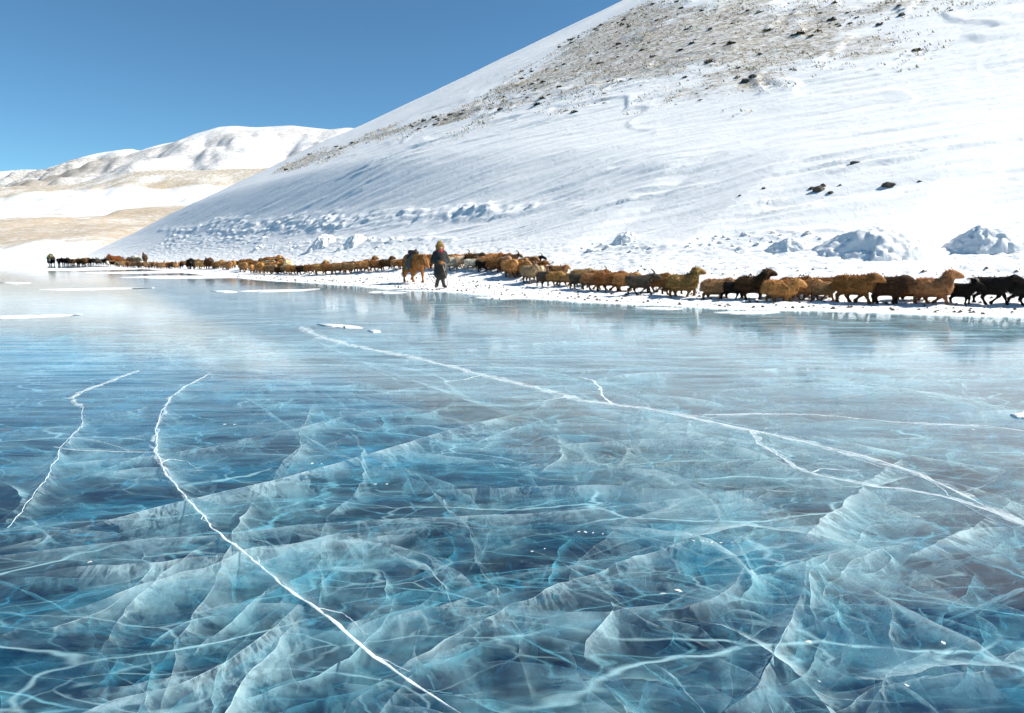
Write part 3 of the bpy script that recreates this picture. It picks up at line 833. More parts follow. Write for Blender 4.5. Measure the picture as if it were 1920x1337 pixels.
mound(1848, 463, 120, 28, 'rounded snow mound with a hollow side near the right edge', 12, -.2)
mound(1170, 455, 52, 17, 'small pointed snow mound above the middle of the flock', 13, -.2)
mound(1470, 468, 80, 15, 'low lumpy snow heap in the broken snow left of tall mound', 14, .1)
mound(596, 466, 60, 18, 'low snow heap on the slope foot behind the brown flock', 15, .2)
mound(655, 463, 60, 16, 'low ragged snow heap left of the saddled horse', 16, .2)

lump_me = [blob('snow_lump', 0, (lambda sd: lambda c: np.round(c * 2.2 * (1 + .5 * n3(c, .6, sd))[:, None]) * .12 + c * (.75 + .35 * n3(c, .5, sd + 1))[:, None])(31 + k), M_SNOW, 3) for k in range(5)]
for i in range(110):
    if i < 65: px, py, wh = random.uniform(1310, 1600), random.uniform(440, 474), 'in the rubble field left of the tallest mound'
    elif i < 85: px, py, wh = random.uniform(1080, 1310), random.uniform(455, 474), 'scattered around the small pointed mound'
    else: px, py, wh = random.uniform(480, 760), random.uniform(446, 470), 'on the slope behind the herd left of the herder'
    q = raycast(px, py)
    if q is None: continue
    o = bpy.data.objects.new('snow_lump', random.choice(lump_me))
    sz = random.choice([3, 4, 5, 6, 8, 10]); s = sz * q[1] / FPX * .55
    o.location = (*q, zat(*q) - .05 * s); o.scale = (s * 1.6, s * 1.1, s * .7); o.rotation_euler = (random.uniform(-.4, .4), random.uniform(-.4, .4), random.random() * 6)
    tag(link(o), ('large', 'small')[sz < 6] + ' lump of broken snow ' + wh, 'snow lump', 'lumps of broken snow ' + wh)

M_ROCK = plain('dark_rock', (0.075, 0.062, 0.048), 0.9, .5, 5)
rock_me = [blob('rock', 0, (lambda sd: lambda c: c * (.8 + .45 * n3(c, .9, sd) + .25 * np.sign(n3(c, .5, sd + 2)) * .3)[:, None])(51 + k), M_ROCK, 2) for k in range(5)]
for m_ in rock_me:
    for p_ in m_.polygons: p_.use_smooth = False
ROCKS = [(1536,361,26,15,'largest dark rock of the cluster half way up the snow'),(1522,358,12,7,'small dark rock at the left end of the rock cluster'),(1543,355,11,9,'upright dark rock behind the largest one in the cluster'),
 (1557,366,13,6,'flat dark rock lowest in the cluster'),(1665,349,21,11,'lone dark rock with a long snow drift right of the cluster'),(1603,316,18,8,'grey green rock alone above the rock cluster'),
 (1431,360,8,5,'small rock left of the cluster with a drift behind it'),(1387,373,6,4,'tiny rock lowest on the left with a drift tail'),(1575,353,7,4,'small stone between the cluster and the lone rock'),
 (1724,340,7,4,'tiny stone at the right end of the drift line'),(1398,155,20,11,'dark green rock at the lower edge of the bare slope'),(1690,32,13,7,'dark boulder at the right tip of the bare slope'),(1412,150,14,7,'brown rock beside the dark green one on the bare edge')]
for i, (px, py, w, h, lab) in enumerate(ROCKS):
    q = raycast(px, py)
    o = bpy.data.objects.new('rock', rock_me[i % 5]); k = math.hypot(*q) / FPX
    o.location = (*q, zat(*q) + h * k * .02); o.scale = (w * k * .60, w * k * .45, h * k * .62); o.rotation_euler.z = random.random() * 6
    tag(link(o), lab, 'rock')

# cushion shrubs and dry grass on the bare slope
def shrub_mesh(seed):
    r = np.random.default_rng(seed); co, fs = [], []
    for k in range(70):
        d = r.normal(size=3); d[2] = abs(d[2]) * .7 + .1; d /= np.linalg.norm(d)
        b = np.array([d[0] * .5 * r.random(), d[1] * .5 * r.random(), 0]); tip = d * (0.7 + .5 * r.random()) * [1, 1, .75]
        s = np.cross(d, r.normal(size=3)); s /= np.linalg.norm(s); s *= .14
        i = len(co); co += [b - s, b + s, tip + s * .6, tip - s * .6]; fs.append((i, i + 1, i + 2, i + 3))
    me = bpy.data.meshes.new('shrub'); me.from_pydata([tuple(c) for c in co], [], fs); me.update(); return me
shr_m = [plain('shrub_green', (0.07, 0.066, 0.032), .9, .5, 3), plain('shrub_brown', (0.10, 0.075, 0.045), .9, .5, 3)]
shr_me = []
for k in range(6):
    me = shrub_mesh(70 + k); me.materials.append(shr_m[k % 2]); shr_me.append(me)
def bare_pick(n, polys, seed):
    r = np.random.default_rng(seed); out = []
    while len(out) < n:
        p = polys[int(r.random() * len(polys))]
        lo, hi = p.min(0) - 8, p.max(0) + 8
        a, t = lo + r.random(2) * (hi - lo)
        th = a / HR; rr = HR - t
        x, y = HC[0] - math.sin(th) * rr, HC[1] - math.cos(th) * rr
        out.append((x, y))
    xy = np.array(out); T = terrain(xy[:, 0], xy[:, 1])
    return xy, T[0], T[4]
xy, z_, b_ = bare_pick(2600, [POLY_BARE, POLY_BARE, POLY_BARE, POLY_BAND], 5)
clump = fbm(xy[:, 0] / 12, xy[:, 1] / 12, 3, 141)
ok = np.nonzero((b_ > .35) & (clump > -.15))[0][:270]
big = [raycast(*p) for p in ((1370,89),(1160,85),(795,228),(815,222),(845,216),(940,208),(1008,196),(1330,122),(1500,70),(1560,40),(1440,60))]
items = [(q[0], q[1], zat(*q), 1.0) for q in big] + [(xy[i, 0], xy[i, 1], z_[i], random.choice([.28, .35, .45, .55, .75])) for i in ok]
for i, (x, y, z, s) in enumerate(items):
    o = bpy.data.objects.new('shrub', shr_me[i % 6])
    o.location = (x, y, z - .05); s *= 0.62 * max(.6, math.hypot(x, y) / 150); o.scale = (s * 1.3, s * 1.3, s); o.rotation_euler.z = random.random() * 6
    lowband = hill_coords(x, y)[0] > POLY_BARE[:, 0].max()
    wh = 'in the thin bare band below the skyline' if lowband else 'on the broad bare upper slope'
    tag(link(o), ('large dark', 'tiny dark')[s < .55] + ' cushion shrub poking through snow ' + wh, 'shrub', 'cushion shrubs ' + wh)
xy, z_, b_ = bare_pick(16000, [POLY_BARE, POLY_BARE, POLY_BAND], 6)
gm = (b_ > .25) & (fbm(xy[:, 0] / 7, xy[:, 1] / 7, 4, 143) > -.12)
xy, z_ = xy[gm], z_[gm]
co, fs = [], []
r = np.random.default_rng(3)
for (x, y), z in zip(xy, z_):
    for k in range(3):
        s = .05 + .13 * r.random() ** 2; a = r.random() * 6.28; dx, dy = math.cos(a) * s * .5, math.sin(a) * s * .5; ox, oy = r.normal(size=2) * .2
        i = len(co); co += [(x + ox - dx, y + oy - dy, z - .05), (x + ox + dx, y + oy + dy, z - .05), (x + ox + dx * .3 - .12, y + oy + dy * .3, z + s)]; fs.append((i, i + 1, i + 2))
gr = mesh_np('dry_grass', co, fs, plain('dry_grass', (0.40, 0.31, 0.19), .9, .3, 2), smooth=False)
tag(gr, kind='stuff')

# droppings and clods on the trodden snow
r = np.random.default_rng(8); co, fs = [], []
for k in range(2800):
    u = -46 + 60 * r.random() ** .8; s = 0.4 + 7 * r.random() ** 1.3
    v = float(shore_v(u)) + s; x, y = (u + v) * S2, (v - u) * S2
    co.append((x, y))
zz = terrain(np.array([c[0] for c in co]), np.array([c[1] for c in co]))[0]
vv_, ff_ = [], []
for (x, y), z in zip(co, zz):
    h = .014 + .040 * r.random() ** 3; i = len(vv_)
    vv_ += [(x - h, y - h, z), (x + h, y - h, z), (x + h, y + h, z), (x - h, y + h, z), (x, y, z + h * 1.3)]
    ff_ += [(i, i + 1, i + 4), (i + 1, i + 2, i + 4), (i + 2, i + 3, i + 4), (i + 3, i, i + 4)]
tag(mesh_np('droppings', vv_, ff_, plain('droppings', (0.08, 0.06, 0.045), .9), smooth=False), kind='stuff')
#--ANIMALS--
# ------------------------------------------------------------------ bodies: one continuous surface grown round a skeleton
def surf_net(prims, h, k=0.035, pad=0.06):
    """prims: (ax,ay,az, bx,by,bz, ra, rb[, squash_y]) tapered limbs, melted together; returns verts, quads"""
    P = np.array([p[:8] for p in prims], float)
    sq = np.array([p[8] if len(p) > 8 else 1.0 for p in prims])
    rm = np.maximum(P[:, 6], P[:, 7])
    lo = np.minimum(P[:, 0:3], P[:, 3:6]).min(0) - rm.max() * 0 - pad
    lo = (np.minimum(P[:, 0:3], P[:, 3:6]) - rm[:, None]).min(0) - pad
    hi = (np.maximum(P[:, 0:3], P[:, 3:6]) + rm[:, None]).max(0) + pad
    n = np.ceil((hi - lo) / h).astype(int) + 1
    ax = [lo[i] + h * np.arange(n[i]) for i in range(3)]
    G = np.stack(np.meshgrid(*ax, indexing='ij'), -1)
    acc = np.zeros(G.shape[:3])
    for p, s in zip(P, sq):
        a, b, ra, rb = p[0:3], p[3:6], p[6], p[7]
        sc_ = np.array([1, 1 / s, 1])
        ab = (b - a) * sc_
        pa = (G - a) * sc_
        t = np.clip((pa @ ab) / (ab @ ab + 1e-9), 0, 1)
        d = np.sqrt(((pa - t[..., None] * ab) ** 2).sum(-1)) - (ra + (rb - ra) * t)
        kk = min(k, 0.9 * max(min(ra, rb), .008))
        acc += np.exp(-np.clip(d / kk, -40, 40))
    D = -np.log(np.maximum(acc, 1e-30))
    ins = D < 0
    c = np.zeros(tuple(n - 1) + (3,)); cn = np.zeros(tuple(n - 1))
    offs = [(i, j, l) for i in (0, 1) for j in (0, 1) for l in (0, 1)]
    def cut(o): return tuple(slice(o[i], n[i] - 1 + o[i]) for i in range(3))
    for o in offs:
        for axn in range(3):
            if o[axn] == 0:
                q = list(o); q[axn] = 1; q = tuple(q)
                A, B = D[cut(o)], D[cut(q)]
                m = (A < 0) != (B < 0)
                f = np.where(m, A / np.where(m, A - B, 1), 0)
                for i in range(3):
                    c[..., i] += np.where(m, o[i] + (f if i == axn else 0), 0)
                cn += m
    idx = np.full(cn.shape, -1); act = cn > 0
    idx[act] = np.arange(act.sum())
    ijk = np.stack(np.nonzero(act), 1)
    V = lo + h * (ijk + c[act] / cn[act][:, None])
    F = []
    for axn in range(3):
        o1, o2 = [(1, 2), (2, 0), (0, 1)][axn]
        s0 = [slice(1, n[i] - 1) for i in range(3)]; s0[axn] = slice(0, n[axn] - 1)
        s1 = list(s0); s1[axn] = slice(1, n[axn])
        A, B = ins[tuple(s0)], ins[tuple(s1)]
        for flip, m in ((0, A & ~B), (1, ~A & B)):
            p = np.stack(np.nonzero(m), 1)
            for i in range(3):
                if i != axn: p[:, i] += 1
            def cell(d1, d2):
                q = p.copy(); q[:, o1] -= d1; q[:, o2] -= d2
                return idx[q[:, 0], q[:, 1], q[:, 2]]
            quad = np.stack([cell(1, 1), cell(0, 1), cell(0, 0), cell(1, 0)], 1)
            F.append(quad[:, ::-1] if flip else quad)
    return V, np.concatenate(F)

def me_of(name, V, F, mat, smooth=True):
    o = mesh_np(name, V, F, mat, smooth=smooth)
    me = o.data; bpy.data.objects.remove(o)
    return me

def tufts(V, F, keep, n, lng, wid, seed, flow=(-.55, 0, -.75)):
    """locks of wool standing off the body"""
    r = np.random.default_rng(seed)
    tri = V[F]; ctr = tri.mean(1)
    nm = np.cross(tri[:, 2] - tri[:, 0], tri[:, 3] - tri[:, 1]); ar = np.linalg.norm(nm, axis=1) + 1e-12
    nm = nm / ar[:, None]
    w = ar * np.array([keep(c) for c in ctr])
    pick = r.choice(len(F), n, p=w / w.sum())
    co, fs = [], []
    for f in pick:
        a, b = r.random(2)
        q = tri[f]; p = q[0] * (1 - a) * (1 - b) + q[1] * a * (1 - b) + q[2] * a * b + q[3] * (1 - a) * b
        d = nm[f] * .55 + np.array(flow) * .6 + r.normal(size=3) * .28
        d /= np.linalg.norm(d)
        s = np.cross(d, nm[f] + r.normal(size=3) * .2); s /= np.linalg.norm(s) + 1e-9
        L = lng * (.5 + r.random()); W_ = wid * (.6 + .8 * r.random())
        i = len(co); p0 = p - nm[f] * .012
        co += [p0 - s * W_, p0 + s * W_, p0 + np.cross(s, d) * W_, p0 + d * L]
        fs += [(i, i + 1, i + 3), (i + 1, i + 2, i + 3), (i + 2, i, i + 3)]
    return np.array(co), np.array(fs)

def coat_mat(name, legs=True, rough=0.85):
    """wool or hair in the object's own colour, mottled, with darker shanks"""
    nt = NT(name)
    oi = nt.n('ObjectInfo'); co = nt.n('TexCoord').outputs['Object']
    f = nt.noise(co, 9, 5, 0.65)
    c = nt.mix(nt.ramp(f, .3, .7), nt.mix(1.0, oi.outputs['Color'], (.66, .63, .60), 'MULTIPLY'), nt.mix(1.0, oi.outputs['Color'], (1.3, 1.25, 1.2), 'MULTIPLY'))
    if legs:
        z = nt.n('SeparateXYZ'); nt.set(z.inputs[0], co)
        c = nt.mix(nt.ramp(z.outputs[2], .30, .40, 1, 0), c, nt.mix(1.0, oi.outputs['Color'], (.45, .38, .34), 'MULTIPLY'))
    d = bsdf(nt, c, rough, nt.bump(nt.noise(co, 30, 4, .7), .02, .7))
    d.inputs['Specular IOR Level'].default_value = .2
    t = nt.n('BsdfTranslucent'); nt.set(t.inputs['Color'], nt.mix(1.0, c, (1.3, 1.1, .8), 'MULTIPLY'))
    m = nt.n('MixShader'); m.inputs[0].default_value = .22
    nt.t.links.new(d.outputs[0], m.inputs[1]); nt.t.links.new(t.outputs[0], m.inputs[2])
    return nt.surf(m)
M_COAT, M_FLEECE = coat_mat('animal_coat'), coat_mat('fleece', False)
M_HORN = plain('horn', (0.16, 0.12, 0.08), .6, .3, 20)
M_HORNP = plain('pale_horn', (0.36, 0.30, 0.22), .6, .3, 20)

def leg4(fx, fz, hx, hz, sw, y, rf=.048, s=1.0, rh=.075):
    """four legs; sw: swing of each foot forward (front left, front right, hind left, hind right), with the lift of each"""
    out = []
    for i, (dx, lift) in enumerate(sw):
        yy = y * (1 if i % 2 == 0 else -1)
        if i < 2:
            kx, kz = fx + dx * .45 + (.05 if lift else .015) * s, .24 * s + lift * .7
            bx, bz = fx + dx * .95 - (.06 * s if lift else 0), .045 * s + lift
            out += [(fx, yy, fz, kx, yy, kz, rf * 1.5, rf * .72), (kx, yy, kz, bx, yy, bz, rf * .70, rf * .52), (bx, yy, bz, bx + .025 * s, yy, max(.02 * s, bz - .03 * s), rf * .62, rf * .62)]
        else:
            sx, sz = hx + .10 * s + dx * .3, .37 * s
            ox, oz = hx - .05 * s + dx * .75, .215 * s + lift * .6
            bx, bz = hx - .01 * s + dx, .045 * s + lift
            out += [(hx, yy, hz, sx, yy * 1.05, sz, rh * 1.35, rh * .85), (sx, yy * 1.05, sz, ox, yy, oz, rh * .8, rf * .7), (ox, yy, oz, bx, yy, bz, rf * .68, rf * .52), (bx, yy, bz, bx + .025 * s, yy, max(.02 * s, bz - .03 * s), rf * .62, rf * .62)]
    return out

HEADXY = {'up': (.47, .90), 'level': (.52, .71), 'down': (.52, .56)}
WALKS = [((.16, 0), (-.13, .02), (-.12, .01), (.15, 0)), ((-.12, .03), (.17, 0), (.14, 0), (-.14, .02)), ((.04, 0), (-.02, 0), (-.05, 0), (.04, 0)), ((.20, .05), (-.10, 0), (.02, 0), (-.17, .04))]
def sheep_prims(walk, head, goat=False):
    hx, hz = HEADXY[head]
    p = []
    if not goat:
        p += [(-.22, 0, .515, .17, 0, .52, .232, .222, 1.0), (-.33, 0, .54, -.37, 0, .46, .185, .15, 1.05), (.20, 0, .48, .27, 0, .52, .19, .165, .95),
              (-.1, 0, .44, .12, 0, .43, .21, .20, .95)]
        p += [(.24, 0, .57, hx - .12, 0, hz - .05, .175, .115), (hx - .13, 0, hz - .03, hx - .05, 0, hz - .01, .11, .082)]
    else:
        p += [(-.25, 0, .535, .18, 0, .54, .185, .18, .95), (-.32, 0, .56, -.34, 0, .48, .14, .11, 1.0), (.19, 0, .50, .26, 0, .54, .16, .13, .9), (-.1, 0, .45, .12, 0, .43, .185, .175, .9)]
        p += [(.25, 0, .60, hx - .10, 0, hz - .02, .12, .072), (-.41, 0, .60, -.48, 0, .68, .04, .02)]
    ddz = {'up': -.085, 'level': -.13, 'down': -.17}[head]
    p += [(hx - .06, 0, hz + .01, hx + .08, 0, hz + ddz * .55, .078, .058), (hx + .08, 0, hz + ddz * .55, hx + .155, 0, hz + ddz, .055, .040)]
    for s in (-1, 1):
        p += [(hx - .06, s * .065, hz + .035, hx - .10, s * .15, hz - .035 if not goat else hz + .0, .022, .014)]
    p += leg4(.19, .42, -.25, .44, walk, .10, .050 if not goat else .041, .94, .082 if not goat else .07)
    return p
def horn_mesh(kind, hx, hz):
    pr = []
    for s in (-1, 1):
        pts = {'curl': [(-.07, .04, .05), (-.13, .07, .07), (-.17, .11, .03), (-.15, .13, -.03), (-.09, .13, -.05)],
               'sabre': [(-.05, .03, .06), (-.08, .045, .14), (-.14, .07, .21), (-.21, .10, .25)],
               'upright': [(-.05, .03, .06), (-.06, .05, .15), (-.09, .09, .23), (-.10, .14, .28)]}[kind]
        for i in range(len(pts) - 1):
            a, b = pts[i], pts[i + 1]
            r0, r1 = .026 * (1 - .8 * i / len(pts)), .026 * (1 - .8 * (i + 1) / len(pts))
            pr.append((hx + a[0], s * a[1], hz + a[2], hx + b[0], s * b[1], hz + b[2], r0, r1))
    return me_of('horn', *surf_net(pr, .013, .008), M_HORN if kind != 'upright' else M_HORNP)
PROTO = {}
def make_proto(key, prims, h, k, keep, n, lng, wid, horn=None, flow=(-.55, 0, -.75)):
    V, F = surf_net(prims, h, k)
    V = V + ((fbm(V[:, 0] / .09 + V[:, 1] / .05, V[:, 2] / .09 + V[:, 1] / .07, 2, 7) * .012) * (V[:, 2] > .34))[:, None]
    body = me_of(key[0], V, F, M_COAT)
    fl = me_of('fleece' if key[0] == 'sheep' else 'hair', *tufts(V, F, keep, n, lng, wid, len(PROTO) + 3, flow), M_FLEECE, False)
    PROTO[key] = (body, fl, horn)
for wi in range(4):
    for hd in ('up', 'level', 'down'):
        if hd == 'down' and wi != 2: continue
        hx, hz = HEADXY[hd]
        make_proto(('sheep', hd, wi), sheep_prims(WALKS[wi], hd), .021, .035, (lambda hx: lambda c: float(c[2] > .36 and c[0] < hx - .06))(hx), 1900, .085, .016)
        make_proto(('goat', hd, wi), sheep_prims(WALKS[wi], hd, True), .021, .03, (lambda hx: lambda c: float(c[2] > .34 and c[0] < hx - .08))(hx), 800, .075, .010, horn_mesh('sabre', hx, hz), (-.3, 0, -1.0))
RAMHORN = {hd: horn_mesh('curl', *HEADXY[hd]) for hd in HEADXY}

# yak and pony, about 1.3 m at the withers
def yak_prims(hd):
    p = [(-.55, 0, .92, .30, 0, .98, .33, .34, .95), (.25, 0, 1.08, .45, 0, 1.06, .33, .26, .9), (-.6, 0, .8, .4, 0, .78, .30, .30, .9), (-.62, 0, .95, -.72, 0, .8, .25, .2)]
    hz = .95 if hd == 'level' else .72
    p += [(.5, 0, .98, .85, 0, hz, .24, .15), (.85, 0, hz, 1.12, 0, hz - .27, .14, .09)]
    for s in (-1, 1): p += [(.82, s * .12, hz + .06, .78, s * .26, hz - .0, .04, .03)]
    p += [(-.85, 0, .9, -.93, 0, .35, .06, .10)]
    return p + leg4(.40, .62, -.52, .66, ((.14, 0), (-.1, .02), (-.1, 0), (.14, 0)), .2, .085, 1.35, .13)
def yak_horns(hz):
    pr = []
    for s in (-1, 1):
        pts = [(.86, .10, hz + .10), (.86, .24, hz + .13), (.90, .32, hz + .22), (.87, .30, hz + .36)]
        for i in range(3):
            a, b = pts[i], pts[i + 1]
            pr.append((a[0], s * a[1], a[2], b[0], s * b[1], b[2], .045 - .012 * i, .033 - .012 * i))
    return me_of('horn', *surf_net(pr, .02, .01), M_HORN)
for hd in ('level', 'down'):
    make_proto(('yak', hd, 0), yak_prims(hd), .038, .05, lambda c: float(c[2] > .42 and c[0] < 1.0) * (2.0 if c[2] < .75 else 1), 1500, .20, .02, yak_horns(.95 if hd == 'level' else .72), (-.2, 0, -1.2))

def pony_prims(hd):
    p = [(-.48, 0, .98, .30, 0, .97, .27, .265, .88), (-.5, 0, 1.05, -.62, 0, .92, .24, .20, .95), (.25, 0, 1.0, .42, 0, .96, .26, .20, .85), (-.2, 0, .86, .2, 0, .86, .25, .25, .9)]
    if hd == 'low':
        n0, n1, n2 = (.42, 0, 1.08), (.80, 0, 1.12), (1.10, 0, .72)
    else:
        n0, n1, n2 = (.40, 0, 1.08), (.74, 0, 1.36), (1.02, 0, 1.08)
    p += [(*n0, *n1, .20, .125, .75), (*n1, *[n1[i] * .4 + n2[i] * .6 for i in range(3)], .125, .095, .8), (*[n1[i] * .4 + n2[i] * .6 for i in range(3)], *n2, .09, .07, .9)]
    for s in (-1, 1): p += [(n1[0] - .02, s * .06, n1[2] + .08, n1[0] - .03, s * .09, n1[2] + .20, .032, .014)]
    return p
def pony_legs(w):
    return leg4(.34, .78, -.50, .80, w, .145, .066, 1.72, .13)
PW = ((.10, 0), (-.26, .14), (.16, 0), (-.14, 0))
V, F = surf_net(pony_prims('low') + pony_legs(PW), .03, .045)
PROTO[('pony', 'low', 0)] = (me_of('pony', V, F, M_FLEECE), me_of('hair', *tufts(V, F, lambda c: float(c[2] > .5 and c[0] < 1.0), 2200, .075, .011, 77, (-.1, 0, -1.1)), M_FLEECE, False), None)
V, F = surf_net(pony_prims('high') + pony_legs(PW), .035, .045)
PROTO[('pony', 'high', 0)] = (me_of('pony', V, F, M_FLEECE), me_of('hair', *tufts(V, F, lambda c: float(c[2] > .5), 900, .07, .012, 78), M_FLEECE, False), None)
M_WHITE = plain('white_hair', (.70, .66, .58), .85, .15, 20)

# ------------------------------------------------------------------ the flock, one animal at a time
COL = {'tan': (.52, .30, .125), 'brown': (.35, .17, .060), 'golden': (.60, .33, .115), 'dark': (.10, .052, .024), 'black': (.016, .013, .011), 'grey': (.115, .092, .068),
       'white': (.88, .82, .68), 'cream': (.80, .66, .44), 'beige': (.52, .33, .15), 'rust': (.20, .065, .018), 'pale': (.42, .31, .18)}
CN = {'tan': 'tan', 'brown': 'brown', 'golden': 'golden brown', 'dark': 'dark brown', 'black': 'black', 'grey': 'dark grey', 'white': 'white', 'cream': 'cream', 'beige': 'light tan', 'rust': 'rusty brown', 'pale': 'pale fawn'}
